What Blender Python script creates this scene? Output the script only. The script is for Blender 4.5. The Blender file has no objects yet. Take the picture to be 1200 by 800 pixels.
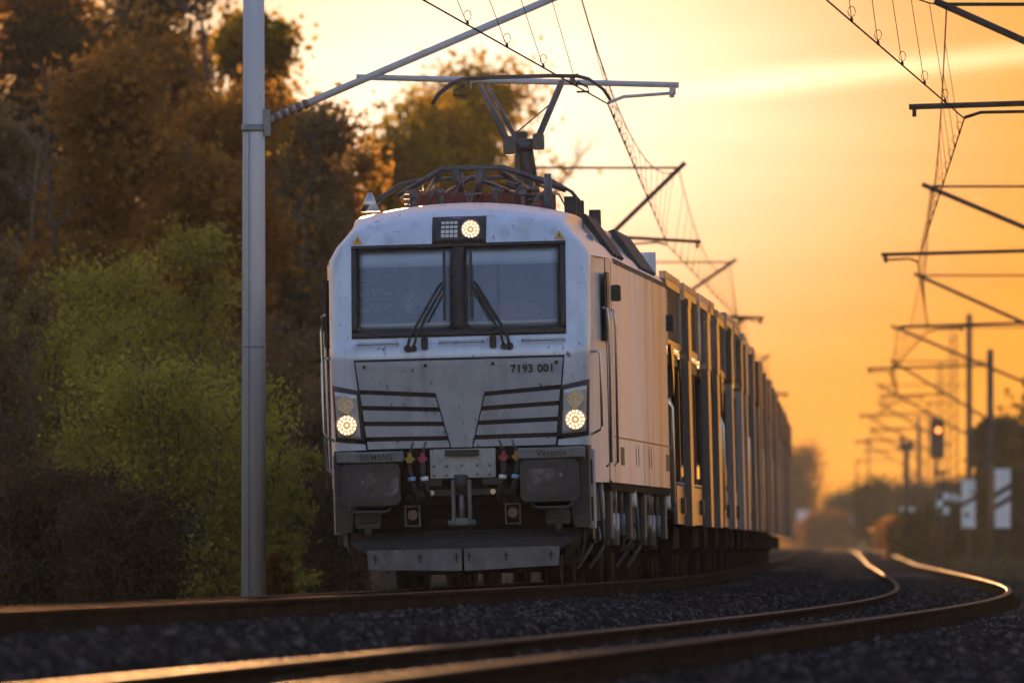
import bpy, bmesh, math, random
import numpy as np
from mathutils import Vector, Matrix, Euler
R = math.radians
rng = np.random.default_rng(7)
random.seed(7)
scene = bpy.context.scene
C = scene.collection

# ------------------------------------------------------------------ camera
F = 17760.0                       # focal length in pixels of the 1200 px wide photograph
cam_d = bpy.data.cameras.new('camera'); cam = bpy.data.objects.new('camera', cam_d); C.objects.link(cam)
cam.location = (0, 0, 0); cam.rotation_euler = (R(90), 0, 0)
cam_d.sensor_width = 36; cam_d.sensor_fit = 'HORIZONTAL'; cam_d.lens = F * 36 / 1200
cam_d.shift_y = 240 / 1200
cam_d.clip_start = 1; cam_d.clip_end = 20000
cam_d.dof.use_dof = True; cam_d.dof.focus_distance = 150.0; cam_d.dof.aperture_fstop = 5.8
scene.camera = cam

# ------------------------------------------------------------------ world, sun, exposure
SUN_AZ, SUN_EL = R(-1.2), R(3.2)          # azimuth to the right of +Y
w = bpy.data.worlds.new('World'); scene.world = w; w.use_nodes = True
nt = w.node_tree; nt.nodes.clear()
def N(t, **k):
    n = nt.nodes.new(t)
    for a, b in k.items(): setattr(n, a, b)
    return n
def M_(op, a, b=None, c=None, clamp=False):
    n = nt.nodes.new('ShaderNodeMath'); n.operation = op; n.use_clamp = clamp
    for i, v in enumerate((a, b, c)):
        if v is None: continue
        if isinstance(v, (int, float)): n.inputs[i].default_value = v
        else: nt.links.new(v, n.inputs[i])
    return n.outputs[0]
def RGBmul(col, fac):
    n = nt.nodes.new('ShaderNodeVectorMath'); n.operation = 'SCALE'
    if isinstance(col, tuple): n.inputs[0].default_value = col
    else: nt.links.new(col, n.inputs[0])
    if isinstance(fac, (int, float)): n.inputs['Scale'].default_value = fac
    else: nt.links.new(fac, n.inputs['Scale'])
    return n.outputs[0]
def VADD(a, b, op='ADD'):
    n = nt.nodes.new('ShaderNodeVectorMath'); n.operation = op
    for i, v in enumerate((a, b)):
        if isinstance(v, tuple): n.inputs[i].default_value = v
        else: nt.links.new(v, n.inputs[i])
    return n.outputs[0]
sky = N('ShaderNodeTexSky'); sky.sky_type = 'NISHITA'; sky.sun_disc = False
sky.sun_elevation = SUN_EL; sky.sun_rotation = SUN_AZ
sky.air_density = 1.3; sky.dust_density = 2.0; sky.ozone_density = 2.0
tc = N('ShaderNodeTexCoord')
sep = N('ShaderNodeSeparateXYZ'); nt.links.new(tc.outputs['Generated'], sep.inputs[0])
el = M_('ARCSINE', sep.outputs['Z'])
az = M_('ARCTAN2', sep.outputs['X'], sep.outputs['Y'])
# haze round the low sun: a tight aureole and a wide orange belt along the horizon
GA, GE = R(-0.2), R(1.68)
da = M_('SUBTRACT', az, GA); de = M_('SUBTRACT', el, GE)
ang2 = M_('ADD', M_('MULTIPLY', da, da), M_('MULTIPLY', M_('MULTIPLY', de, de), 3.2))
def gauss(sig): return M_('POWER', math.e, M_('MULTIPLY', ang2, -1.0 / (2 * sig * sig)))
g1 = gauss(R(1.0))
belt = M_('MULTIPLY', M_('POWER', math.e, M_('MULTIPLY', M_('MULTIPLY', da, da), -1 / (2 * R(38)**2))),
          M_('POWER', math.e, M_('MULTIPLY', M_('ABSOLUTE', el), -1 / R(7))))
# thin cloud: one long bright streak and faint darker bands
mp = N('ShaderNodeCombineXYZ')
nt.links.new(M_('MULTIPLY', az, 55.0), mp.inputs[0]); nt.links.new(M_('MULTIPLY', el, 420.0), mp.inputs[1])
nz = N('ShaderNodeTexNoise'); nz.inputs['Scale'].default_value = 1.0; nz.inputs['Detail'].default_value = 5.0
nt.links.new(mp.outputs[0], nz.inputs['Vector'])
sd = M_('SUBTRACT', el, M_('ADD', M_('MULTIPLY', az, 0.115), R(1.64)))
sd = M_('SUBTRACT', sd, M_('MULTIPLY', M_('SUBTRACT', nz.outputs['Fac'], 0.5), R(0.05)))
streak = M_('POWER', math.e, M_('MULTIPLY', M_('MULTIPLY', sd, sd), -1 / (2 * R(0.030)**2)))
ramp = M_('MULTIPLY', M_('SUBTRACT', az, R(0.45)), 1 / R(0.5), clamp=True)
streak = M_('MULTIPLY', M_('MULTIPLY', streak, ramp), M_('ADD', 0.45, M_('MULTIPLY', nz.outputs['Fac'], 1.0)))
bands = M_('ADD', 0.86, M_('MULTIPLY', nz.outputs['Fac'], 0.28))
# the camera is exposed for the shaded train front: world strength 0.15 with the exposure raised (GAIN = their product)
EXPO = 2.5; GAIN = 0.15 * 2 ** 2.25
dsun = N('ShaderNodeVectorMath'); dsun.operation = 'DOT_PRODUCT'; nt.links.new(tc.outputs['Generated'], dsun.inputs[0])
dsun.inputs[1].default_value = (math.sin(SUN_AZ) * math.cos(SUN_EL), math.cos(SUN_AZ) * math.cos(SUN_EL), math.sin(SUN_EL))
toward = M_('POWER', M_('MULTIPLY', M_('ADD', dsun.outputs['Value'], 1.0), 0.5), 2.0)
skc = VADD(sky.outputs[0], (0.98, 0.86, 1.06), 'MULTIPLY')
ss = N('ShaderNodeSeparateXYZ'); nt.links.new(skc, ss.inputs[0])
lum = M_('ADD', M_('MULTIPLY', ss.outputs[0], 0.3), M_('MULTIPLY', ss.outputs[1], 0.6))
# sunward sky clipped by hand; the rest kept bright to fill the train front
knee = M_('ADD', 0.50, M_('MULTIPLY', M_('SUBTRACT', 1.0, toward), 4.0))
sky_s = RGBmul(skc, M_('DIVIDE', 1.0, M_('ADD', 1.0, M_('DIVIDE', lum, knee))))
glow = VADD(RGBmul((0.66 / GAIN, 0.82 / GAIN, 0.80 / GAIN), g1), RGBmul((0.26 / GAIN, 0.15 / GAIN, 0.0), belt))
glow = RGBmul(glow, bands)
glow = VADD(glow, RGBmul((0.40 / GAIN, 0.38 / GAIN, 0.26 / GAIN), streak))
tot = VADD(RGBmul(sky_s, bands), glow)
bg = N('ShaderNodeBackground'); nt.links.new(tot, bg.inputs[0]); bg.inputs[1].default_value = 0.15
wo = N('ShaderNodeOutputWorld'); nt.links.new(bg.outputs[0], wo.inputs[0])
w.cycles.sampling_method = 'AUTOMATIC'

sl = bpy.data.lights.new('sun', 'SUN'); so = bpy.data.objects.new('sun', sl); C.objects.link(so)
sl.energy = 2.2; sl.angle = R(0.6); sl.color = (1.0, 0.60, 0.28)
sd_ = Vector((math.sin(SUN_AZ) * math.cos(SUN_EL), math.cos(SUN_AZ) * math.cos(SUN_EL), math.sin(SUN_EL)))
so.rotation_euler = sd_.to_track_quat('Z', 'Y').to_euler()
vs = scene.view_settings
vs.view_transform = 'Standard'; vs.look = 'None'; vs.exposure = EXPO; vs.gamma = 1.0; vs.use_curve_mapping = False
scene.cycles.max_bounces = 6; scene.cycles.transparent_max_bounces = 8; scene.cycles.adaptive_threshold = 0.02
scene.cycles.caustics_reflective = False; scene.cycles.caustics_refractive = False

HAZE = 0.00006
# ------------------------------------------------------------------ materials
def mat(name, col, rough=0.5, metal=0.0, var=0.15, scale=4.0, stretch=(1, 1, 1), bump=0.0, bscale=None, col2=None,
        spec=0.5, coat=0.0, emit=None, estr=0.0, spots=0.0, spotcol=(0.05, 0.045, 0.04), streak=0.0, streakcol=(0.16, 0.10, 0.07),
        roughvar=0.0, sstr=(2.5, 2.5, 0.12), objvar=0.0, slo=0.5):
    m = bpy.data.materials.new(name); m.use_nodes = True
    t = m.node_tree; b = t.nodes['Principled BSDF']; L = t.links
    b.inputs['Roughness'].default_value = rough; b.inputs['Metallic'].default_value = metal
    b.inputs['Specular IOR Level'].default_value = spec; b.inputs['Coat Weight'].default_value = coat
    b.inputs['Coat Roughness'].default_value = 0.12
    tcn = t.nodes.new('ShaderNodeTexCoord'); mpn = t.nodes.new('ShaderNodeMapping'); L.new(tcn.outputs['Object'], mpn.inputs[0])
    mpn.inputs['Scale'].default_value = stretch
    nz = t.nodes.new('ShaderNodeTexNoise'); nz.inputs['Scale'].default_value = scale; nz.inputs['Detail'].default_value = 6; nz.inputs['Roughness'].default_value = 0.6
    L.new(mpn.outputs[0], nz.inputs['Vector'])
    rp = t.nodes.new('ShaderNodeValToRGB')
    c2 = col2 or tuple(c * (1 + var) for c in col); c1 = tuple(c * (1 - var) for c in col)
    rp.color_ramp.elements[0].position = 0.3; rp.color_ramp.elements[1].position = 0.7
    rp.color_ramp.elements[0].color = (*c1, 1); rp.color_ramp.elements[1].color = (*c2, 1)
    L.new(nz.outputs['Fac'], rp.inputs[0]); out = rp.outputs[0]
    def overlay(out, colr, sc, lo, hi, amount, strv):
        mp2 = t.nodes.new('ShaderNodeMapping'); L.new(tcn.outputs['Object'], mp2.inputs[0]); mp2.inputs['Scale'].default_value = strv
        n2 = t.nodes.new('ShaderNodeTexNoise'); n2.inputs['Scale'].default_value = sc; n2.inputs['Detail'].default_value = 5
        L.new(mp2.outputs[0], n2.inputs['Vector'])
        r2 = t.nodes.new('ShaderNodeMapRange'); r2.inputs[1].default_value = lo; r2.inputs[2].default_value = hi
        r2.inputs[4].default_value = amount; L.new(n2.outputs['Fac'], r2.inputs[0])
        mx = t.nodes.new('ShaderNodeMix'); mx.data_type = 'RGBA'; L.new(r2.outputs[0], mx.inputs[0]); L.new(out, mx.inputs[6])
        mx.inputs[7].default_value = (*colr, 1)
        return mx.outputs[2]
    if streak: out = overlay(out, streakcol, 3.0, slo, slo + .27, streak, sstr)
    if spots: out = overlay(out, spotcol, 16.0, 0.64, 0.74, spots, (1, 1, 0.6))
    L.new(out, b.inputs['Base Color'])
    if roughvar:
        mr = t.nodes.new('ShaderNodeMapRange'); mr.inputs[3].default_value = max(0, rough - roughvar); mr.inputs[4].default_value = rough + roughvar
        L.new(nz.outputs['Fac'], mr.inputs[0]); L.new(mr.outputs[0], b.inputs['Roughness'])
    if bump:
        n3 = t.nodes.new('ShaderNodeTexNoise'); n3.inputs['Scale'].default_value = bscale or scale * 3; n3.inputs['Detail'].default_value = 4
        L.new(mpn.outputs[0], n3.inputs['Vector'])
        bp = t.nodes.new('ShaderNodeBump'); bp.inputs['Strength'].default_value = bump; bp.inputs['Distance'].default_value = 0.02
        L.new(n3.outputs['Fac'], bp.inputs['Height']); L.new(bp.outputs[0], b.inputs['Normal'])
    if objvar:
        oi = t.nodes.new('ShaderNodeObjectInfo'); mr2 = t.nodes.new('ShaderNodeMapRange'); mr2.inputs[3].default_value = 1 - objvar; mr2.inputs[4].default_value = 1 + objvar
        L.new(oi.outputs['Random'], mr2.inputs[0]); sc_ = t.nodes.new('ShaderNodeVectorMath'); sc_.operation = 'SCALE'; L.new(out, sc_.inputs[0]); L.new(mr2.outputs[0], sc_.inputs['Scale']); L.new(sc_.outputs[0], b.inputs['Base Color'])
    if emit:
        b.inputs['Emission Color'].default_value = (*emit, 1); b.inputs['Emission Strength'].default_value = estr
    return m
def leafmat(name, c1, c2, trans=0.45):
    m = bpy.data.materials.new(name); m.use_nodes = True
    t = m.node_tree; t.nodes.clear(); L = t.links
    o = t.nodes.new('ShaderNodeOutputMaterial')
    df = t.nodes.new('ShaderNodeBsdfDiffuse'); tr = t.nodes.new('ShaderNodeBsdfTranslucent')
    mx = t.nodes.new('ShaderNodeMixShader'); mx.inputs[0].default_value = trans
    tcn = t.nodes.new('ShaderNodeTexCoord'); nz = t.nodes.new('ShaderNodeTexNoise'); nz.inputs['Scale'].default_value = 0.9; nz.inputs['Detail'].default_value = 4
    L.new(tcn.outputs['Object'], nz.inputs['Vector'])
    rp = t.nodes.new('ShaderNodeValToRGB'); rp.color_ramp.elements[0].position = 0.35; rp.color_ramp.elements[1].position = 0.65
    rp.color_ramp.elements[0].color = (*c1, 1); rp.color_ramp.elements[1].color = (*c2, 1)
    L.new(nz.outputs['Fac'], rp.inputs[0])
    L.new(rp.outputs[0], df.inputs[0]); L.new(rp.outputs[0], tr.inputs[0])
    L.new(df.outputs[0], mx.inputs[1]); L.new(tr.outputs[0], mx.inputs[2]); L.new(mx.outputs[0], o.inputs[0])
    return m
def glassmat(name, tint=(0.75, 0.8, 0.85), refl=0.12):
    m = bpy.data.materials.new(name); m.use_nodes = True
    t = m.node_tree; t.nodes.clear(); L = t.links
    o = t.nodes.new('ShaderNodeOutputMaterial')
    tr = t.nodes.new('ShaderNodeBsdfTransparent'); tr.inputs[0].default_value = (*tint, 1)
    gl = t.nodes.new('ShaderNodeBsdfGlossy'); gl.inputs['Roughness'].default_value = 0.06
    df = t.nodes.new('ShaderNodeBsdfDiffuse'); df.inputs[0].default_value = (0.5, 0.52, 0.55, 1)
    fr = t.nodes.new('ShaderNodeFresnel'); fr.inputs[0].default_value = 1.5
    ad = t.nodes.new('ShaderNodeMath'); ad.operation = 'ADD'; ad.inputs[1].default_value = refl; L.new(fr.outputs[0], ad.inputs[0])
    mx = t.nodes.new('ShaderNodeMixShader'); L.new(ad.outputs[0], mx.inputs[0]); L.new(tr.outputs[0], mx.inputs[1]); L.new(gl.outputs[0], mx.inputs[2])
    mx2 = t.nodes.new('ShaderNodeMixShader'); mx2.inputs[0].default_value = 0.06
    L.new(mx.outputs[0], mx2.inputs[1]); L.new(df.outputs[0], mx2.inputs[2]); L.new(mx2.outputs[0], o.inputs[0])
    return m
MT = {}
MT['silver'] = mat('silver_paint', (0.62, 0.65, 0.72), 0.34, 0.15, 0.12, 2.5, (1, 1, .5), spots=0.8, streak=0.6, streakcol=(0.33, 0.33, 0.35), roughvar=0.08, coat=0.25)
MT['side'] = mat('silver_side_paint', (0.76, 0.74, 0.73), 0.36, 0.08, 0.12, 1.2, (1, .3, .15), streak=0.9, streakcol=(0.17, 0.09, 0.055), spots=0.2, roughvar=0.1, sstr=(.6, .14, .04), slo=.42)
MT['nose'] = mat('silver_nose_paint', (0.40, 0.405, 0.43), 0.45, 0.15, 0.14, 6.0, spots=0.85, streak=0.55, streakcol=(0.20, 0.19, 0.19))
MT['black'] = mat('black_paint', (0.018, 0.014, 0.013), 0.45, 0, 0.3, 8)
MT['rubber'] = mat('black_rubber', (0.03, 0.022, 0.02), 0.6, 0, 0.3, 8)
MT['darkgrey'] = mat('dark_grey_steel', (0.034, 0.030, 0.029), 0.55, 0.1, 0.4, 8, spots=0.6, spotcol=(0.07, 0.04, 0.025), bump=0.2)
MT['grey'] = mat('grey_dirty_steel', (0.115, 0.108, 0.105), 0.55, 0.1, 0.35, 7, spots=0.7, spotcol=(0.08, 0.045, 0.03), bump=0.15)
MT['lightgrey'] = mat('light_grey_rusty_plate', (0.36, 0.34, 0.31), 0.55, 0.1, 0.2, 9, spots=0.8, spotcol=(0.16, 0.09, 0.05), bump=0.15)
MT['bracket'] = mat('bracket_grey', (0.15, 0.14, 0.135), 0.55, 0.0, 0.25, 7, spots=.5)
MT['grease'] = mat('greased_steel', (0.04, 0.034, 0.034), 0.35, 0.2, 0.5, 5, spots=.9, spotcol=(0.20, 0.21, 0.24), streak=.9, streakcol=(0.20, 0.21, 0.25), sstr=(1.6, 1, 1.6), bump=.3)
MT['under'] = mat('underframe_grime', (0.014, 0.011, 0.0095), 0.85, 0.0, 0.5, 6, spec=0.05, spots=0.5, spotcol=(0.04, 0.02, 0.012))
MT['chrome'] = mat('bare_metal', (0.55, 0.53, 0.5), 0.25, 0.9, 0.1, 6)
MT['steelpipe'] = mat('pantograph_steel', (0.11, 0.09, 0.08), 0.45, 0.5, 0.3, 9)
MT['red'] = mat('red_insulator', (0.17, 0.022, 0.012), 0.5, 0, 0.2, 8)
MT['redtap'] = mat('red_tap', (0.30, 0.025, 0.04), 0.45)
MT['yellow'] = mat('yellow_tap', (0.38, 0.22, 0.02), 0.45)
MT['white'] = mat('white_paint', (0.72, 0.72, 0.7), 0.5)
MT['blue'] = mat('blue_ring', (0.25, 0.4, 0.6), 0.5)
MT['glass'] = glassmat('windscreen_glass', (0.90, 0.93, 0.97), 0.06)
MT['lampglass'] = glassmat('lamp_cover_glass', (0.85, 0.85, 0.85), 0.05)
MT['lamp_on'] = mat('lamp_led_lit', (.3, .22, .12), 0.3, emit=(1.0, 0.50, 0.16), estr=0.10)
MT['lamp_core'] = mat('lamp_led_hot', (1, .9, .7), 0.3, emit=(1.0, 0.82, 0.52), estr=0.75)
MT['lamp_off'] = mat('lamp_unlit_reflector', (0.5, 0.46, 0.38), 0.25, 0.6, 0.3, 40)
MT['housing'] = mat('lamp_housing_silver', (0.5, 0.5, 0.5), 0.4, 0.3, 0.1, 6)
MT['cabwall'] = mat('cab_inner_wall', (0.26, 0.26, 0.30), 0.7, 0, 0.15, 5)
MT['cabdark'] = mat('cab_dark_trim', (0.05, 0.05, 0.06), 0.7, 0, 0.3, 6)
MT['blind'] = mat('sun_blind', (0.85, 0.87, 0.9), 0.8, 0, 0.08, 3)
MT['desk'] = mat('driver_desk', (0.5, 0.52, 0.55), 0.6, 0, 0.12, 6)
MT['warn'] = mat('warning_orange', (0.72, 0.34, 0.04), 0.5)
MT['wagon'] = mat('wagon_brown_grey_steel', (0.085, 0.068, 0.066), 0.3, 0.1, 0.4, 2, (1, .3, .3), streak=0.5, streakcol=(0.07, 0.035, 0.02), spots=0.4, roughvar=0.1, coat=.4, sstr=(1, .3, .1), objvar=.6)
MT['wagonlight'] = mat('wagon_post_steel', (0.21, 0.185, 0.175), 0.36, 0.1, 0.35, 2, (1, .3, .3), streak=0.6, streakcol=(0.11, 0.055, 0.03), roughvar=0.1, coat=.4, sstr=(1, .3, .1), objvar=.6)
MT['wagondark'] = mat('wagon_dark_steel', (0.03, 0.023, 0.02), 0.45, 0.1, 0.35, 4)
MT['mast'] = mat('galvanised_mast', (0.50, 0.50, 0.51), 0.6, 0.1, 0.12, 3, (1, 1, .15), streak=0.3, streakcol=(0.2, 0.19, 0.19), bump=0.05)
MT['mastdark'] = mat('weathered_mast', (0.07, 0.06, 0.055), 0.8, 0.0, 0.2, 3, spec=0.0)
MT['tube'] = mat('cantilever_tube', (0.24, 0.24, 0.25), 0.5, 0.4, 0.2, 5)
MT['wire'] = mat('copper_wire', (0.05, 0.038, 0.03), 0.9, 0.0, 0.2, 5, spec=0.0)
MT['insul'] = mat('brown_insulator', (0.16, 0.09, 0.06), 0.35, 0, 0.2, 5)
def railmat(name, dif, gls, rough, fac):
    m = bpy.data.materials.new(name); m.use_nodes = True; t = m.node_tree; t.nodes.clear(); L = t.links
    o = t.nodes.new('ShaderNodeOutputMaterial'); d = t.nodes.new('ShaderNodeBsdfDiffuse'); g = t.nodes.new('ShaderNodeBsdfGlossy'); mx = t.nodes.new('ShaderNodeMixShader')
    tcn = t.nodes.new('ShaderNodeTexCoord'); mp = t.nodes.new('ShaderNodeMapping'); mp.inputs['Scale'].default_value = (12, .25, 1); nz = t.nodes.new('ShaderNodeTexNoise'); nz.inputs['Scale'].default_value = 1.5; nz.inputs['Detail'].default_value = 6
    L.new(tcn.outputs['Object'], mp.inputs[0]); L.new(mp.outputs[0], nz.inputs['Vector'])
    mr = t.nodes.new('ShaderNodeMapRange'); mr.inputs[1].default_value = .3; mr.inputs[2].default_value = .7; mr.inputs[3].default_value = fac * .6; mr.inputs[4].default_value = fac * 1.4
    L.new(nz.outputs['Fac'], mr.inputs[0]); L.new(mr.outputs[0], mx.inputs[0])
    d.inputs[0].default_value = (*dif, 1); g.inputs[0].default_value = (*gls, 1); g.inputs['Roughness'].default_value = rough
    L.new(d.outputs[0], mx.inputs[1]); L.new(g.outputs[0], mx.inputs[2]); L.new(mx.outputs[0], o.inputs[0])
    return m
MT['railhead'] = railmat('worn_rail_head', (0.13, 0.08, 0.05), (0.60, 0.48, 0.38), 0.38, 0.08)
MT['rail_dark_reflection'] = railmat('dull_rail_head', (0.075, 0.042, 0.026), (0.45, 0.30, 0.2), 0.4, 0.05)  # darker head: reflection of the dark wood put into the colour
MT['railside'] = mat('rusty_rail_side', (0.026, 0.016, 0.011), 0.8, 0.0, 0.35, 5, (1, .3, 1), bump=0.2, spec=0.0)
MT['concrete'] = mat('sleeper_concrete', (0.07, 0.06, 0.052), 0.9, 0, 0.25, 6, spec=0.0, bump=0.3)
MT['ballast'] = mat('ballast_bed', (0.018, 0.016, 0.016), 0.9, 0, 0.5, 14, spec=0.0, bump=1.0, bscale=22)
MT['stone'] = mat('ballast_stone', (0.03, 0.029, 0.032), 0.7, 0, 0.6, 3.0, spec=0.0, bump=0.4)
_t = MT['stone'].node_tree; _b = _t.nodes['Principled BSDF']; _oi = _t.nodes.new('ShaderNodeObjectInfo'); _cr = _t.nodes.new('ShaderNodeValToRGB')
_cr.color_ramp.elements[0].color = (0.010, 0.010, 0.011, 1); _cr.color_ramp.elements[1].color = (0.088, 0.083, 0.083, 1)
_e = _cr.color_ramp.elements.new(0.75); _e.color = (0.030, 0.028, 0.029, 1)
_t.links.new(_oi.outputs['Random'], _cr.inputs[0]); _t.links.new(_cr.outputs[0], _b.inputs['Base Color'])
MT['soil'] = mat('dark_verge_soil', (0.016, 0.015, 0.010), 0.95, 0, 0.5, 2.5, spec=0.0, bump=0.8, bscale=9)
MT['bark'] = mat('bark', (0.085, 0.062, 0.046), 0.9, 0, 0.3, 6, bump=0.4)
MT['barkpale'] = mat('pale_bark', (0.24, 0.19, 0.15), 0.9, 0, 0.3, 6, bump=0.4)
MT['skin'] = mat('skin', (0.62, 0.40, 0.31), 0.55)
MT['hair'] = mat('dark_hair', (0.03, 0.02, 0.015), 0.6)
MT['cloth'] = mat('navy_cloth', (0.015, 0.017, 0.03), 0.85)
MT['signal_red'] = mat('signal_light_red', (1, .2, .1), 0.3, emit=(1.0, 0.22, 0.04), estr=1.2)

# ------------------------------------------------------------------ mesh helpers
class MB:
    def __init__(s): s.v = []; s.f = []; s.smooth = []
    def add(s, vs, fs, sm=False):
        o = len(s.v); s.v += [tuple(p) for p in vs]
        s.f += [tuple(i + o for i in f) for f in fs]; s.smooth += [sm] * len(fs); return s
    def box(s, x0, x1, y0, y1, z0, z1, rot=None, ctr=None):
        vs = [(x, y, z) for z in (z0, z1) for y in (y0, y1) for x in (x0, x1)]
        if rot is not None:
            c = Vector(ctr if ctr else ((x0 + x1) / 2, (y0 + y1) / 2, (z0 + z1) / 2)); m = Euler(rot).to_matrix()
            vs = [tuple(c + m @ (Vector(p) - c)) for p in vs]
        return s.add(vs, [(0, 2, 3, 1), (4, 5, 7, 6), (0, 1, 5, 4), (2, 6, 7, 3), (0, 4, 6, 2), (1, 3, 7, 5)])
    def bbox(s, x0, x1, y0, y1, z0, z1, b=0.02, ax='y'):
        # box whose four long edges along ax are rounded off
        def poly(a0, a1, c0, c1):
            out = []
            for (cx, cy, st) in ((a1 - b, c1 - b, 0), (a0 + b, c1 - b, 90), (a0 + b, c0 + b, 180), (a1 - b, c0 + b, 270)):
                for k in range(4):
                    t = R(st + 30 * k); out.append((cx + b * math.cos(t), cy + b * math.sin(t)))
            return out
        if ax == 'y': P = poly(x0, x1, z0, z1); a = [(p[0], y0, p[1]) for p in P]; c = [(p[0], y1, p[1]) for p in P]
        elif ax == 'z': P = poly(x0, x1, y0, y1); a = [(p[0], p[1], z0) for p in P]; c = [(p[0], p[1], z1) for p in P]
        else: P = poly(y0, y1, z0, z1); a = [(x0, p[0], p[1]) for p in P]; c = [(x1, p[0], p[1]) for p in P]
        n = len(P)
        return s.add(a + c, [tuple(range(n)), tuple(range(2 * n - 1, n - 1, -1))] + [(i, (i + 1) % n, n + (i + 1) % n, n + i) for i in range(n)])
    def cyl(s, p0, p1, r0, r1=None, n=10, caps=True, sm=True):
        p0 = Vector(p0); p1 = Vector(p1); r1 = r0 if r1 is None else r1
        d = (p1 - p0)
        if d.length < 1e-9: return s
        q = d.normalized().to_track_quat('Z', 'Y').to_matrix()
        a = [q @ Vector((math.cos(2 * math.pi * i / n), math.sin(2 * math.pi * i / n), 0)) for i in range(n)]
        vs = [p0 + u * r0 for u in a] + [p1 + u * r1 for u in a]
        s.add(vs, [(i, (i + 1) % n, n + (i + 1) % n, n + i) for i in range(n)], sm)
        if caps:
            s.add(vs, [tuple(range(n - 1, -1, -1)), tuple(range(n, 2 * n))])
        return s
    def tube(s, pts, r, n=8, sm=True):
        pts = [Vector(p) for p in pts]; k = len(pts)
        rr = r if isinstance(r, (list, tuple)) else [r] * k
        vs = []; up = Vector((0.013, 0.017, 1))
        for i, p in enumerate(pts):
            d = (pts[min(i + 1, k - 1)] - pts[max(i - 1, 0)]).normalized()
            u = d.cross(up)
            if u.length < 0.05: u = d.cross(Vector((1, 0, 0)))
            u.normalize(); v = u.cross(d)
            vs += [p + (u * math.cos(2 * math.pi * j / n) + v * math.sin(2 * math.pi * j / n)) * rr[i] for j in range(n)]
        fs = [(i * n + j, i * n + (j + 1) % n, (i + 1) * n + (j + 1) % n, (i + 1) * n + j) for i in range(k - 1) for j in range(n)]
        s.add(vs, fs, sm)
        return s.add(vs, [tuple(range(n - 1, -1, -1)), tuple(range((k - 1) * n, k * n))])
    def prism(s, poly, y0, y1, plane='xz'):
        n = len(poly)
        if plane == 'xz': a = [(p[0], y0, p[1]) for p in poly]; c = [(p[0], y1, p[1]) for p in poly]
        elif plane == 'xy': a = [(p[0], p[1], y0) for p in poly]; c = [(p[0], p[1], y1) for p in poly]
        else: a = [(y0, p[0], p[1]) for p in poly]; c = [(y1, p[0], p[1]) for p in poly]
        return s.add(a + c, [tuple(range(n)), tuple(range(2 * n - 1, n - 1, -1))] + [(i, n + i, n + (i + 1) % n, (i + 1) % n) for i in range(n)])
    def grid(s, rows, sm=True, skip=None):
        m = len(rows[0]); vs = [p for r_ in rows for p in r_]
        fs = [(i * m + j, i * m + j + 1, (i + 1) * m + j + 1, (i + 1) * m + j) for i in range(len(rows) - 1) for j in range(m - 1)
              if not (skip and skip(i, j))]
        return s.add(vs, fs, sm)
    def mesh(s, name):
        me = bpy.data.meshes.new(name); me.from_pydata(s.v, [], s.f)
        me.polygons.foreach_set('use_smooth', s.smooth)
        bm = bmesh.new(); bm.from_mesh(me); bmesh.ops.remove_doubles(bm, verts=bm.verts, dist=1e-5)
        bmesh.ops.recalc_face_normals(bm, faces=bm.faces); bm.to_mesh(me); bm.free()
        return me
    def build(s, name, m, parent=None, edge=False):
        me = s.mesh(name); me.materials.append(MT[m] if isinstance(m, str) else m)
        return link(name, me, parent)
def link(name, me, parent=None):
    o = bpy.data.objects.new(name, me); C.objects.link(o)
    if parent: o.parent = parent
    return o
def tag(o, label=None, cat=None, group=None, kind=None):
    for k, v in (('label', label), ('category', cat), ('group', group), ('kind', kind)):
        if v: o[k] = v
    return o
def empty(name, loc=(0, 0, 0), rot=(0, 0, 0)):
    o = bpy.data.objects.new(name, None); C.objects.link(o); o.location = loc; o.rotation_euler = rot; o.empty_display_size = 0.3
    return o
def children(o): return [c for c in bpy.data.objects if c.parent == o]
def copy_tree(o, parent=None, kids=None):
    c = o.copy(); C.objects.link(c); c.parent = parent
    for ch in kids[o.name] if kids else children(o): copy_tree(ch, c, kids)
    return c
def kidmap():
    d = {o.name: [] for o in bpy.data.objects}
    for o in bpy.data.objects:
        if o.parent: d[o.parent.name].append(o)
    return d
def fastmesh(name, V, nper, m, parent=None):
    """V: (n*nper, 3) array of separate polygons with nper corners"""
    n = len(V) // nper
    me = bpy.data.meshes.new(name); me.vertices.add(len(V)); me.vertices.foreach_set('co', V.astype(np.float32).ravel())
    me.loops.add(len(V)); me.loops.foreach_set('vertex_index', np.arange(len(V), dtype=np.int32))
    me.polygons.add(n); me.polygons.foreach_set('loop_start', np.arange(0, len(V), nper, dtype=np.int32))
    me.update(calc_edges=True)
    me.materials.append(MT[m] if isinstance(m, str) else m)
    return link(name, me, parent)

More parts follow.
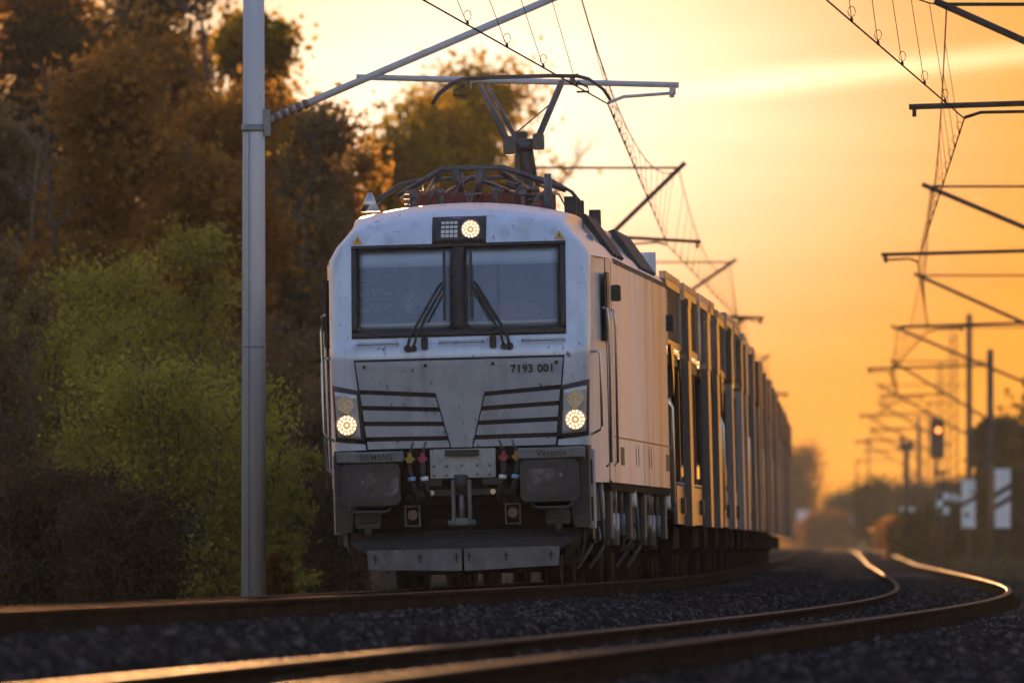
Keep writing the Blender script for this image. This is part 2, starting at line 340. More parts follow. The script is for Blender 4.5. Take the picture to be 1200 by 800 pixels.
# ------------------------------------------------------------------ track geometry
_Y = np.arange(0, 2600, 1.0)
_S = 0.0215 + 0.0435 / (1 + np.exp((_Y - 165) / 25)) - 0.0215 / (1 + np.exp(-(_Y - 1100) / 60))
_X = np.cumsum(_S); _X = _X - np.interp(195, _Y, _X) + 5.64
def X2(y): return float(np.interp(y, _Y, _X))
def X1(y): return X2(y) - 4.2
def slope(y): return float(np.interp(y, _Y, _S))
def rise(y): t = max(0.0, y - 480); q = min(max(0.0, y - 950), 900) / 500; return 0.55 * (1 - math.exp(-t / 500)) - 0.75 * q * q / (1 + .5 * q)
def Z1(y): return -0.40 + rise(y)
def Z2(y): return -0.565 + rise(y)
def cant(y): return 0.026 * (1 if y < 260 else max(0.0, 1 - (y - 260) / 200))
TR = {1: (X1, Z1), 2: (X2, Z2)}
def tpos(tr, y, u=0.0, dz=0.0):
    fx, fz = TR[tr]; a = slope(y); c = cant(y)
    return Vector((fx(y) + u * math.cos(a) - dz * math.sin(c), y - u * math.sin(a), fz(y) + u * math.sin(c) + dz * math.cos(c)))
def at(px, py, Y): return Vector(((px - 600) / F * Y, Y, (640 - py) / F * Y))

# ---- ground, ballast
def ys(a, b, near=2.0):
    out = [a]; 
    while out[-1] < b: out.append(min(b, out[-1] + max(near, out[-1] * 0.015)))
    return out
YS = ys(20, 2500)
prof = [(-400, -1.3), (-60, -1.0), (-12, -0.95), (-6, -0.85), (-3.6, -0.80), (-2.3, -0.30), (-1.5, -0.215), (0, -0.215), (1.5, -0.215), (2.1, -0.30)]
prof2 = [(2.25 - 4.2, -0.24), (2.7 - 4.2, -0.215), (0, -0.215), (1.5, -0.215), (2.2, -0.28), (3.4, -0.62), (5.5, -0.66), (8, -0.55), (13, 0.1), (19, 1.3), (40, 2.0), (400, 3.0)]
rows = []
for y in YS:
    rows.append([(X1(y) + u, y, Z1(y) + dz) for u, dz in prof] + [(X2(y) + u, y, Z2(y) + dz) for u, dz in prof2])
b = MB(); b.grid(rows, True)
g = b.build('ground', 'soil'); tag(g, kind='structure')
# ballast bed sheet over it
def bed(y):
    p = [(-3.0, -0.60), (-2.3, -0.28), (-1.6, -0.20), (0, -0.20), (1.6, -0.20), (2.15, -0.26)]
    q = [(2.3 - 4.2, -0.22), (2.7 - 4.2, -0.20), (0, -0.20), (1.6, -0.20), (2.25, -0.255), (3.3, -0.56)]
    return [(X1(y) + u, y, Z1(y) + dz + 0.012 + 0.02 * math.sin(y * 1.7 + u * 3)) for u, dz in p] + [(X2(y) + u, y, Z2(y) + dz + 0.012 + 0.02 * math.sin(y * 1.3 + u * 2.1)) for u, dz in q]
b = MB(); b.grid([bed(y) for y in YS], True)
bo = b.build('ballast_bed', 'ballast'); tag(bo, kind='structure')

# loose stones: real geometry scattered with geometry nodes
def stone_mesh(i):
    bm = bmesh.new(); bmesh.ops.create_icosphere(bm, subdivisions=1, radius=0.5)
    r_ = random.Random(i)
    for v in bm.verts: v.co = Vector((v.co.x * 1.25, v.co.y, v.co.z * 0.8)) * r_.uniform(0.62, 1.2)
    me = bpy.data.meshes.new('stone'); bm.to_mesh(me); bm.free(); me.materials.append(MT['stone']); return me
sc_col = bpy.data.collections.new('stone_shapes')
for i in range(5):
    o = bpy.data.objects.new('stone_shape', stone_mesh(i)); sc_col.objects.link(o)
def scatter(name, rows, density, smin, smax, label, cat, coll, upright=False, seed=1):
    b = MB(); b.grid(rows, False); o = b.build(name, 'ballast'); tag(o, label, cat, kind='stuff')
    ng = bpy.data.node_groups.new(name, 'GeometryNodeTree')
    ng.interface.new_socket('Geometry', in_out='INPUT', socket_type='NodeSocketGeometry')
    ng.interface.new_socket('Geometry', in_out='OUTPUT', socket_type='NodeSocketGeometry')
    n = ng.nodes; L = ng.links
    gi = n.new('NodeGroupInput'); go = n.new('NodeGroupOutput')
    dp = n.new('GeometryNodeDistributePointsOnFaces'); dp.inputs['Density'].default_value = density; dp.inputs['Seed'].default_value = seed
    ip = n.new('GeometryNodeInstanceOnPoints'); ci = n.new('GeometryNodeCollectionInfo')
    ci.inputs['Collection'].default_value = coll; ci.inputs['Separate Children'].default_value = True; ci.inputs['Reset Children'].default_value = True
    ip.inputs['Pick Instance'].default_value = True
    rv = n.new('FunctionNodeRandomValue'); rv.data_type = 'FLOAT_VECTOR'
    rv.inputs[0].default_value = (-0.35, -0.35, 0) if upright else (0, 0, 0); rv.inputs[1].default_value = (0.35, 0.35, 6.28) if upright else (6.28, 6.28, 6.28)
    rs = n.new('FunctionNodeRandomValue'); rs.data_type = 'FLOAT'; rs.inputs[2].default_value = smin; rs.inputs[3].default_value = smax; rs.inputs['Seed'].default_value = 5
    L.new(gi.outputs[0], dp.inputs[0]); L.new(dp.outputs['Points'], ip.inputs['Points']); L.new(ci.outputs[0], ip.inputs['Instance'])
    L.new(rv.outputs[0], ip.inputs['Rotation']); L.new(rs.outputs[1], ip.inputs['Scale']); L.new(ip.outputs[0], go.inputs[0])
    md = o.modifiers.new('scatter', 'NODES'); md.node_group = ng
    return o
def strip(a, y0, y1, dz=0.0, step=2.0):
    out = []
    yv = y0
    while yv <= y1 + 1e-6:
        r_ = bed(yv); out.append([(p[0], p[1], p[2] + dz) for p in r_[a[0]:a[1]]]); yv += step
    return out
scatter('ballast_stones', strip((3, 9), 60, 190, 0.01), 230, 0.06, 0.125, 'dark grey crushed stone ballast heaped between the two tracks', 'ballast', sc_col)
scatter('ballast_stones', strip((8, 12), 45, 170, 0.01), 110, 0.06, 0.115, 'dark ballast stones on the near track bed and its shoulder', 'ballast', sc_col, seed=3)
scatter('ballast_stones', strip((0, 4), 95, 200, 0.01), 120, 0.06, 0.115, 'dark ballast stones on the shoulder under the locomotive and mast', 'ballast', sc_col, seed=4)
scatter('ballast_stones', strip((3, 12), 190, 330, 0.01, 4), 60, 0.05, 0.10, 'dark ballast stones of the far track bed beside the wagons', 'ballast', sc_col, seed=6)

# ---- rails
RP = [(-.036, 0), (.036, 0), (.036, -.03), (.030, -.042), (.009, -.055), (.009, -.14), (.03, -.152), (.075, -.162), (.075, -.172), (-.075, -.172), (-.075, -.162), (-.03, -.152), (-.009, -.14), (-.009, -.055), (-.030, -.042), (-.036, -.03)]
def rail(tr, u, label):
    r0 = empty('rail', tpos(tr, 120, u)); tag(r0, label, 'rail', 'running rails of the two tracks')
    Ys = ys(22, 1500, 1.5)
    top = []; rest = []
    for y in Ys:
        pts = [tpos(tr, y, u + a, dz) - r0.location for a, dz in RP]
        P = [(-.036, -.012), (-.030, -.003), (-.018, 0), (.018, 0), (.030, -.003), (.036, -.012)]
        top.append([tpos(tr, y, u + a, dz) - r0.location for a, dz in P])
        rest.append([tpos(tr, y, u + a, dz) - r0.location for a, dz in [(.036, -.012)] + RP[2:] + [(-.036, -.012)]])
    b = MB(); b.grid(top, True); b.build('rail_head', 'railhead' if tr == 2 else 'rail_dark_reflection', r0)
    b = MB(); b.grid(rest, False); b.build('rail_web', 'railside', r0)
    # spring clips on every sleeper, too small to pick apart
    b = MB(); y = 48.0
    while y < 240:
        for s in (-1, 1):
            p = tpos(tr, y, u + s * 0.085, -0.165) - r0.location
            b.box(p.x - .05, p.x + .05, p.y - .07, p.y + .07, p.z - .02, p.z + .035)
        y += 0.6
    o = b.build('rail_clips', 'railside', r0); o['kind'] = 'stuff'
    return r0
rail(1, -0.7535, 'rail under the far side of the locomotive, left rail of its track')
rail(1, 0.7535, 'dull brown rail running under the near side wheels of the locomotive')
rail(2, -0.7535, 'shiny golden topped rail sweeping across the foreground, left rail of empty track')
rail(2, 0.7535, 'outermost right rail of the empty track bending back at the right')
b = MB()
for tr in (1, 2):
    y = 45.0
    while y < 420:
        a = slope(y); p = tpos(tr, y, 0, -.20)
        b.box(p.x - 1.3, p.x + 1.3, p.y - .13, p.y + .13, p.z - .08, p.z + .025, rot=(0, -cant(y), -a))
        y += 0.6
o = b.build('concrete_sleepers', 'concrete'); tag(o, 'rows of concrete sleepers half buried in the ballast', 'sleepers', kind='stuff')

# ------------------------------------------------------------------ locomotive (local: x right, y to the rear, z up from rail top)
P0 = tpos(1, 148.0); P1 = tpos(1, 166.5)
PSI = math.atan2(P1.x - P0.x, P1.y - P0.y)
loco = empty('locomotive', P0, (0, -cant(150), -PSI))
tag(loco, 'dirty silver electric locomotive numbered 7193 001 with lit headlights at the head of the train', 'locomotive')
def interp(z, tab): return float(np.interp(z, [t[0] for t in tab], [t[1] for t in tab]))
YF = [(1.0, .20), (1.36, .115), (2.20, .0), (2.30, .0), (2.36, .03), (2.42, .075), (3.365, .40), (3.50, .49), (3.62, .62), (3.70, .80), (3.76, 1.1), (3.79, 1.6)]
WF = [(1.0, 1.25), (2.25, 1.27), (2.36, 1.275), (2.42, 1.28), (3.22, 1.285), (3.64, 1.05), (3.79, 1.05)]
W = 1.40
def Ff(x, z):
    wd = interp(z, WF); yv = interp(z, YF) + 0.05 * (x / 1.3) ** 2
    inn = min(1.06, wd - .12); r = wd - inn
    a = abs(x)
    if a > inn: u = min(1.0, (a - inn) / r); yv += 0.22 * (1 - math.sqrt(max(0, 1 - u * u)))
    return yv
def roofz(x, drop=0.13): return -drop * (abs(x) / 1.05) ** 2.2
ZR = [1.36, 1.6, 1.9, 2.1, 2.25, 2.30, 2.33, 2.36, 2.39, 2.42, 2.46, 2.50, 2.7, 2.9, 3.1, 3.22, 3.335, 3.365, 3.42, 3.50, 3.56, 3.62, 3.66, 3.70, 3.73, 3.76, 3.775, 3.79]
XC = [0, .05, .3, .6, .85, 1.0, 1.04]
rows = []
for z in ZR:
    wd = interp(z, WF); inn = min(1.06, wd - .12); r = wd - inn
    xs = [min(c, inn) if c < 1.04 else inn for c in XC] if z > 3.37 else list(XC)
    if z > 3.37: xs = [c * inn / 1.04 for c in XC]
    xs = xs + [max(inn, xs[-1]) + (wd - max(inn, xs[-1])) * math.sin(R(t)) for t in (25, 45, 62, 78, 90)]
    k = max(0, (z - 3.365) / (3.79 - 3.365))
    half = [(x, Ff(x, z) + (0.0), z + k * roofz(x)) for x in xs]
    rows.append([(-p[0], p[1], p[2]) for p in reversed(half[1:])] + half)
m_ = len(rows[0]); mid = (m_ - 1) // 2
def hole(i, j):
    z0, z1 = ZR[i], ZR[i + 1]
    xm = (rows[i][j][0] + rows[i][j + 1][0]) / 2
    return z0 >= 2.499 and z1 <= 3.336 and abs(xm) < 1.0
b = MB(); b.grid(rows, True, hole); b.build('cab_front', 'silver', loco)
# body sides and roof behind the cab front
def section(y):                                     # half profile from bottom to roof crown
    return [(W, 1.0), (W, 1.6), (W, 2.3), (W, 3.0), (W, 3.20)], [(W - .02, 3.24), (1.25, 3.45), (1.08, 3.64), (1.05, 3.66), (.9, 3.70), (.6, 3.755), (.3, 3.785), (0, 3.79)]
frontedge = [r_[-1] for r_ in rows]
for sgn, nm in ((1, 'side_wall'), (-1, 'side_wall')):
    fe = [(1.25, .36, 1.0), (1.255, .34, 1.2)] + [p for p in frontedge if p[2] <= 3.23]
    g_ = []
    for t in (0, .25, .5, .75, 1.0):
        s_ = t * t
        g_.append([(sgn * (p[0] + (W - p[0]) * s_), p[1] + (2.3 - p[1]) * t, p[2]) for p in fe])
    for yv in (4, 8, 12, 16, 17.6): g_.append([(sgn * W, yv, p[2]) for p in fe])
    for t in (.25, .5, .75, 1.0): g_.append([(sgn * (W - .13 * t * t), 17.6 + 1.1 * t, p[2]) for p in fe])
    b = MB(); b.grid(g_, True); b.build(nm, 'side', loco)
# roof: chamfer and crown
top_i = [i for i, z in enumerate(ZR) if z >= 3.22]
fr = [rows[i][-1] for i in top_i] + [rows[-1][mid + k] for k in range(len(XC) + 4, -1, -1)][1:]
g_ = []
fr_full = fr + [(-p[0], p[1], p[2]) for p in reversed(fr[:-1])]
def roof_row(y, f):
    out = []
    for p in fr_full:
        x = p[0]; zz = p[2]
        tx = math.copysign(min(W, abs(x) + (W - 1.285) * max(0, (abs(x) - 1.0) / .285)), x)
        out.append((x + (tx - x) * f, max(p[1], 0) + (y - p[1]) * 1.0 if f > 0 else p[1], zz))
    return out
g_.append(fr_full); g_.append(roof_row(2.3, 1.0))
for yv in (5, 9, 13, 17.6): g_.append(roof_row(yv, 1.0))
g_.append([(p[0] * .93, 18.7, p[2] - .1) for p in roof_row(18.7, 1.0)])
b = MB(); b.grid(g_, True); b.build('roof', 'silver', loco)
b = MB(); b.box(-1.27, 1.27, 18.6, 18.68, 1.0, 3.6); b.build('rear_wall', 'side', loco)
b = MB(); b.box(-1.38, 1.38, 2.0, 18.6, .92, 1.02); b.box(-1.2, 1.2, .5, 2.0, 1.0, 1.4); b.build('floor_frame', 'under', loco)

def patch4(mb, p00, p10, p11, p01, off, thick, n=8, k=4, f=Ff, sm=True):
    fr_, bk = [], []
    for j in range(k + 1):
        t = j / k; r1, r2 = [], []
        for i in range(n + 1):
            s = i / n
            x = (p00[0] * (1 - s) + p10[0] * s) * (1 - t) + (p01[0] * (1 - s) + p11[0] * s) * t
            z = (p00[1] * (1 - s) + p10[1] * s) * (1 - t) + (p01[1] * (1 - s) + p11[1] * s) * t
            y = f(x, z)
            r1.append((x, y - off, z)); r2.append((x, y - off + thick, z))
        fr_.append(r1); bk.append(r2)
    mb.grid(fr_, sm); mb.grid([list(reversed(r_)) for r_ in bk], sm)
    mb.grid([fr_[0], bk[0]], False); mb.grid([fr_[-1], bk[-1]], False)
    mb.grid([[r_[0] for r_ in fr_], [r_[0] for r_ in bk]], False); mb.grid([[r_[-1] for r_ in fr_], [r_[-1] for r_ in bk]], False)
def rect(mb, x0, x1, z0, z1, off, thick, n=8, k=4): patch4(mb, (x0, z0), (x1, z0), (x1, z1), (x0, z1), off, thick, n, k)

# windscreen
fr0 = MB()
rect(fr0, -1.05, 1.05, 3.33, 3.368, .012, .035, 20, 2); rect(fr0, -1.05, 1.05, 2.455, 2.512, .012, .035, 20, 2)
rect(fr0, -1.05, -.998, 2.51, 3.332, .011, .035, 2, 10); rect(fr0, .998, 1.05, 2.51, 3.332, .011, .035, 2, 10)
rect(fr0, -.052, .052, 2.51, 3.332, .011, .035, 2, 10)
wf = fr0.build('windscreen_frame', 'rubber', loco)
for x0, x1 in ((-1.0, -.05), (.05, 1.0)):
    b = MB(); rect(b, x0, x1, 2.50, 3.336, -.012, .008, 10, 8); b.build('windscreen_pane', 'glass', loco)
    b = MB(); rect(b, x0 + .02, x1 - .02, 3.15, 3.335, -.10, .01, 10, 2); b.build('sun_blind', 'blind', loco)
# cab interior
b = MB(); b.box(-1.25, 1.25, 2.15, 2.2, 1.45, 3.45); bw = b.build('cab_back_wall', 'cabwall', loco)
b = MB(); b.box(-.35, .3, 2.12, 2.149, 1.5, 3.2); b.build('cab_door', 'desk', bw)
b = MB()
for k in range(5): b.box(-1.1, -.72, 1.75, 2.148, 2.55 + .16 * k, 2.57 + .16 * k)
b.box(-1.12, -1.09, 1.75, 2.148, 1.5, 3.3); b.box(-.73, -.70, 1.75, 2.148, 1.5, 3.3); b.build('equipment_rack', 'cabdark', loco)
b = MB()
for k in range(4):
    for q in range(3): b.box(-1.06 + q * .12, -.97 + q * .12, 1.8, 2.1, 2.575 + .16 * k, 2.62 + .16 * k + .07 * random.random())
b.build('equipment_boxes', 'desk', loco)['kind'] = 'stuff'
b = MB(); b.bbox(-1.15, 1.15, .45, 1.0, 2.3, 2.60, .04, 'x'); dk = b.build('driver_desk', 'desk', loco)
b = MB(); b.bbox(-.2, .2, .95, 1.05, 2.58, 2.84, .02, 'y'); b.build('desk_screen', 'cabdark', dk)
b = MB(); b.bbox(.35, .75, .8, 1.05, 2.6, 2.78, .05, 'y'); b.build('red_bag', 'red', dk)
b = MB(); b.box(-1.2, 1.2, .4, 2.15, 1.45, 1.5); b.build('cab_floor', 'cabdark', loco)
b = MB(); b.bbox(-.80, -.28, 1.52, 1.62, 1.95, 2.78, .06, 'y'); b.bbox(-.78, -.30, 1.1, 1.55, 1.88, 1.96, .03, 'y'); b.cyl((-.54, 1.35, 1.5), (-.54, 1.35, 1.9), .06)
b.build('driver_seat', 'cabdark', loco)

# number panel on the nose with its slats
def tx(z): return 1.015 - (2.225 - z) * .108        # trapezoid half width
b = MB(); patch4(b, (-tx(1.355) - .016, 1.352), (tx(1.355) + .016, 1.352), (tx(2.225) + .016, 2.245), (-tx(2.225) - .016, 2.245), .006, .012, 20, 8)
b.build('nose_gap', 'black', loco)
SL = [(1.905, 1.955), (1.765, 1.80), (1.625, 1.645), (1.485, 1.492)]       # slot tops: inner, outer
def vx(z): return .10 + (z - 1.37) * .26
np_ = MB()
zi, zo = SL[0]
patch4(np_, (-vx(zi), zi), (vx(zi), zi), (vx(zi), 2.222), (-vx(zi), 2.222), .022, .03, 8, 6, sm=False)
for s in (-1, 1):
    patch4(np_, (s * vx(zi), zi), (s * tx(zo), zo), (s * tx(2.222), 2.222), (s * vx(zi), 2.222), .022, .03, 8, 6, sm=False)
patch4(np_, (-vx(1.37), 1.37), (vx(1.37), 1.37), (vx(zi), zi), (-vx(zi), zi), .022, .03, 6, 6, sm=False)
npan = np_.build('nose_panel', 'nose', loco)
for s in (-1, 1):
    for k in range(4):
        zi, zo = SL[k]; zt_i, zt_o = zi - .045, zo - .045
        zb_i, zb_o = (SL[k + 1] if k < 3 else (1.372, 1.372))
        g = .014 + vx(zb_i)
        b = MB(); patch4(b, (s * (.014 + vx(zb_i)), zb_i), (s * (tx(zb_o) - .004), zb_o), (s * (tx(zt_o) - .004), zt_o), (s * (.014 + vx(zt_i)), zt_i), .026, .03, 8, 2, sm=False)
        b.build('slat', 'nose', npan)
for x in (-.93, -.33, .33, .95):
    b = MB(); b.cyl((x, Ff(x, 2.17) - .034, 2.175), (x, Ff(x, 2.17) - .02, 2.175), .018, n=12); b.build('bolt', 'black', npan)
def text(name, s, size, loc, m, parent, rx=90, ext=.002, bold=.004, align='LEFT', rz=0):
    cu = bpy.data.curves.new(name, 'FONT'); cu.body = s; cu.size = size; cu.extrude = ext; cu.align_x = align; cu.offset = bold; cu.space_character = 1.06
    cu.materials.append(MT[m]); o = bpy.data.objects.new(name, cu); C.objects.link(o); o.parent = parent
    o.location = loc; o.rotation_euler = (R(rx), 0, R(rz)); return o
text('number_lettering', '7193 001', .108, (.50, Ff(.6, 2.1) - .031, 2.085), 'black', npan, rx=97.5, bold=.0015, rz=1.5)

# headlight clusters
def lamp(parent, x, y, z, r, lit):
    b = MB(); b.cyl((x, y, z), (x, y - .018, z), r * 1.12, r * 1.06, 24); o = b.build('lamp_rim', 'housing' if not lit else 'chrome', parent)
    b = MB(); b.cyl((x, y - .0185, z), (x, y - .022, z), r, r * .97, 24); b.build('lamp_lens', 'lamp_on' if lit else 'lamp_off', parent)
    b = MB()
    for q, rr in ((14, .82), (9, .5), (1, 0.0)):
        for i in range(q):
            a = 2 * math.pi * i / q
            b.cyl((x + r * rr * math.cos(a), y - .0225, z + r * rr * math.sin(a)), (x + r * rr * math.cos(a), y - .028, z + r * rr * math.sin(a)), r * .105, n=8)
    b.build('lamp_diodes', 'lamp_core' if lit else 'chrome', parent)['kind'] = 'stuff'
for s, wx in ((-1, 0), (1, 0)):
    h = MB()
    patch4(h, (s * .935, 1.425), (s * 1.24, 1.455), (s * 1.262, 2.005), (s * .985, 1.945), .012, .04, 10, 10)
    hl = h.build('headlight', 'rubber', loco)
    h = MB(); patch4(h, (s * .985, 1.475), (s * 1.215, 1.495), (s * 1.236, 1.945), (s * 1.012, 1.905), .02, .03, 10, 10); h.build('headlight_housing', 'housing', hl)
    lamp(hl, s * 1.122, Ff(1.10, 1.81) - .012, 1.812, .082, False)
    lamp(hl, s * 1.118, Ff(1.10, 1.61) - .016, 1.612, .098, True)
h = MB(); rect(h, -.255, .275, 3.365, 3.635, .012, .06, 6, 5); tl = h.build('top_lamp', 'rubber', loco)
h = MB(); rect(h, -.23, .25, 3.385, 3.615, .02, .03, 6, 5); h.build('lamp_panel', MT['darkgrey'], tl)
b = MB()
for i in range(4):
    for j in range(4):
        x0 = -.165 + i * .042; z0 = 3.425 + j * .042; yv = Ff(x0, z0 + .02) - .032
        b.box(x0, x0 + .034, yv, yv + .03, z0, z0 + .034)
b.build('square_reflector', 'white', tl)['kind'] = 'stuff'
lamp(tl, .125, Ff(.125, 3.5) - .045, 3.50, .088, True)

# wipers, rails and small fittings below the windscreen
for s in (-1, 1):
    yb = Ff(.4, 2.4)
    wp = MB()
    def wpnt(x, z, o): return (s * x, Ff(x, z) - o, z)
    wp.tube([wpnt(.50, 2.36, .05), wpnt(.47, 2.47, .07), wpnt(.20, 2.93, .08), wpnt(.155, 2.985, .07)], .014, 8)
    wp.tube([wpnt(.44, 2.36, .05), wpnt(.41, 2.47, .07), wpnt(.155, 2.93, .08), wpnt(.13, 2.97, .07)], .012, 8)
    wiper = wp.build('windscreen_wiper', 'rubber', loco)
    b = MB(); b.box(s * .13 - .014, s * .13 + .014, Ff(.1, 2.6) - .05, Ff(.1, 2.6) - .02, 2.6, 3.30, rot=(R(-19), 0, 0)); b.build('wiper_blade', 'black', wiper)
    b = MB(); b.cyl((s * .50, yb - .08, 2.345), (s * .50, yb + .03, 2.345), .035, n=12); b.cyl((s * .44, yb - .08, 2.345), (s * .44, yb + .03, 2.345), .03, n=12); b.build('wiper_pivot', 'rubber', wiper)
    b = MB(); b.bbox(s * .335 - .032, s * .335 + .032, yb - .075, yb + .02, 2.335, 2.45, .015, 'y'); b.build('washer_nozzle', 'rubber', loco)
for x0, x1 in ((-.99, -.60), (-.19, .24), (.62, 1.03)):
    yb = Ff(.6, 2.4); b = MB()
    b.tube([(x0, Ff(x0, 2.39) + .01, 2.40), (x0, Ff(x0, 2.39) - .05, 2.40), (x1, Ff(x1, 2.39) - .05, 2.40), (x1, Ff(x1, 2.39) + .01, 2.40)], .013, 8)
    b.build('step_rail', 'chrome', loco)
for s in (-1, 1):
    b = MB(); z0 = 3.385; x0 = s * .99; yv = lambda z: Ff(.99, z) - .006
    b.add([(x0 - .05, yv(z0), z0), (x0 + .05, yv(z0), z0), (x0, yv(z0 + .085), z0 + .085), (x0 - .05, yv(z0) + .01, z0), (x0 + .05, yv(z0) + .01, z0), (x0, yv(z0 + .085) + .01, z0 + .085)],
                  [(0, 1, 2), (5, 4, 3), (0, 3, 4, 1), (1, 4, 5, 2), (2, 5, 3, 0)])
    wt = b.build('warning_triangle', 'warn', loco)
    b = MB(); b.add([(x0 - .012, yv(z0 + .02) - .004, z0 + .016), (x0 + .002, yv(z0) - .004, z0 + .03), (x0 + .01, yv(z0) - .004, z0 + .028), (x0, yv(z0 + .06) - .004, z0 + .06)], [(0, 1, 2, 3)]); b.build('bolt_symbol', 'black', wt)
    # corner handrail
    b = MB(); xr = s * 1.365
    b.tube([(s * 1.26, .42, 2.27), (xr - s * .02, .40, 2.28), (xr, .40, 2.24), (xr, .38, 1.55), (xr - s * .02, .38, 1.51), (s * 1.25, .40, 1.46)], .013, 8)
    b.build('corner_handrail', 'chrome', loco)

# buffer beam and what hangs on it
b = MB(); b.box(-1.2, 1.2, .12, .5, .80, 1.365); b.box(-1.1, 1.1, .3, .8, .30, .82); b.build('buffer_beam', 'under', loco)
b = MB(); b.bbox(-.31, .33, .02, .10, 1.07, 1.355, .015, 'y'); cp = b.build('beam_plate', 'lightgrey', loco)
b = MB(); b.box(-.16, .17, -.03, .02, 1.29, 1.345); b.build('plate_recess', 'black', cp)
for x in (-.27, -.15, 0, .15, .27):
    for z in (1.10, 1.19):
        b = MB(); b.cyl((x, .0, z), (x, .02, z), .012, n=8); b.build('bolt', 'grey', cp)
for s, word, tx0 in ((-1, 'SIEMENS', -.985), (1, 'Vectron', .745)):
    b = MB(); b.bbox(s * .87 - .285, s * .87 + .285, -.40, -.35, .82, 1.225, .06, 'y'); b.bbox(s * .87 - .25, s * .87 + .25, -.412, -.39, .855, 1.19, .05, 'y')
    bf = b.build('buffer', 'darkgrey', loco)
    b = MB(); b.cyl((s * .87, -.36, 1.025), (s * .87, .12, 1.025), .14, .17, 18); b.build('buffer_stem', 'under', bf)
    b = MB(); b.bbox(s * .80 - .17, s * .80 + .20, -.4155, -.41, .91, 1.14, .08, 'y'); b.build('buffer_wear_patch', 'grease', bf)
    b = MB(); b.tube([(s * .70, -.3, .84), (s * .70, -.36, .775), (s * .74, -.37, .755), (s * 1.03, -.37, .755), (s * 1.07, -.36, .775), (s * 1.07, -.3, .84)], .018, 8); b.build('shunter_grip', 'darkgrey', bf)
    b = MB(); b.bbox(s * .885 - .325, s * .885 + .325, -.26, .12, 1.235, 1.345, .02, 'x'); b.bbox(s * 1.15 - .055, s * 1.15 + .055, -.28, -.20, 1.25, 1.34, .01, 'y')
    br = b.build('buffer_bracket', 'bracket', loco)
    text('maker_lettering', word, .082 if s < 0 else .085, (tx0, -.2625, 1.262), 'black', br, bold=.001)
    # corner skirt
    b = MB(); b.prism([(s * 1.03, 1.36), (s * 1.245, 1.36), (s * 1.245, .56), (s * 1.09, .56), (s * 1.06, .8), (s * 1.03, .86)], -.02, .55); ck = b.build('corner_skirt', 'darkgrey', loco)
    b = MB(); b.bbox(s * 1.205, s * 1.205 + s * .075, .30, .62, .55, 1.32, .01, 'z') if s > 0 else b.bbox(-1.28, -1.205, .30, .62, .55, 1.32, .01, 'z'); st = b.build('step_ladder', 'lightgrey', loco)
    for z0 in (.62, .98):
        b = MB(); b.box(s * 1.2425 - .022, s * 1.2425 + .022, .296, .34, z0, z0 + .24); b.build('step_opening', 'black', st)
    # air hoses with taps
    for (hx, mname) in (((-.50, 'yellow'), (-.375, 'redtap')) if s < 0 else ((.42, 'redtap'), (.545, 'yellow'))):
        b = MB(); b.tube([(hx, .05, 1.26), (hx, -.10, 1.24), (hx - s * .0, -.14, 1.16), (hx - s * .03, -.14, .98), (hx - s * .05, -.10, .86), (hx - s * .02, 0, .84), (hx + s * .04, .06, .90)], .032, 10)
        ho = b.build('air_hose', 'rubber', loco)
        b = MB(); b.cyl((hx, -.19, 1.26), (hx, -.06, 1.26), .036, .03, 12); b.cyl((hx, -.13, 1.26), (hx, -.13, 1.325), .022); b.cyl((hx - .05, -.14, 1.26), (hx + .05, -.14, 1.26), .02, n=10); b.build('hose_tap', mname, ho)
        b = MB(); b.tube([(hx, -.14, 1.32), (hx - .02 * s, -.16, 1.37), (hx - .04 * s, -.17, 1.43)], .012, 6); b.build('tap_lever', 'grey', ho)
        b = MB(); b.cyl((hx - s * .012, -.14, 1.09), (hx - s * .018, -.14, 1.05), .04, n=10); b.build('hose_ring', 'blue' if mname == 'yellow' else 'white', ho)
    b = MB(); x0 = s * .49 - .075
    for q in ((x0, x0 + .012, .62, .80), (x0 + .138, x0 + .15, .62, .80), (x0, x0 + .15, .608, .62), (x0, x0 + .15, .80, .812)): b.box(q[0], q[1], -.08, .1, q[2], q[3])
    sk = b.build('cable_socket', 'grey', loco)
    b = MB(); b.cyl((s * .49, -.05, .72), (s * .49, .12, .72), .05, n=12); b.build('socket_plug', 'insul', sk)
    b = MB(); b.cyl((s * .30, -.02, .93), (s * .30, .12, .93), .028, n=10); b.build('beam_stud', 'chrome', loco)
    b = MB(); b.bbox(s * .93 - .12, s * .93 + .12, -.05, .25, .60, .74, .02, 'y'); b.cyl((s * .93, -.02, .52), (s * .93, -.02, .62), .035, .045); b.tube([(s * .85, -.04, .78), (s * .85, -.06, .66), (s * 1.0, -.06, .66)], .012, 6); b.build('guard_valve', 'darkgrey', loco)
b = MB(); b.bbox(-.06, .06, -.30, .15, .98, 1.10, .02, 'y'); b.cyl((0, -.30, .92), (0, -.30, 1.10), .05, .06)
hk = b.build('drawhook', 'darkgrey', loco)
b = MB()
for x in (-.075, .085): b.bbox(x - .02, x + .02, -.34, -.29, .62, 1.05, .012, 'z')
b.cyl((-.13, -.315, .63), (.14, -.315, .63), .03, n=10); b.cyl((.005, -.315, .63), (.005, -.315, .9), .025, n=10); b.bbox(-.05, .06, -.36, -.27, .60, .68, .02, 'x'); b.build('screw_coupling', 'grey', hk)
b = MB(); b.box(-.5, .5, .0, .12, .90, .96); b.box(-.40, -.20, .0, .11, 1.0, 1.06); b.box(.2, .4, .0, .11, 1.0, 1.06); b.build('cross_beam', 'darkgrey', loco)
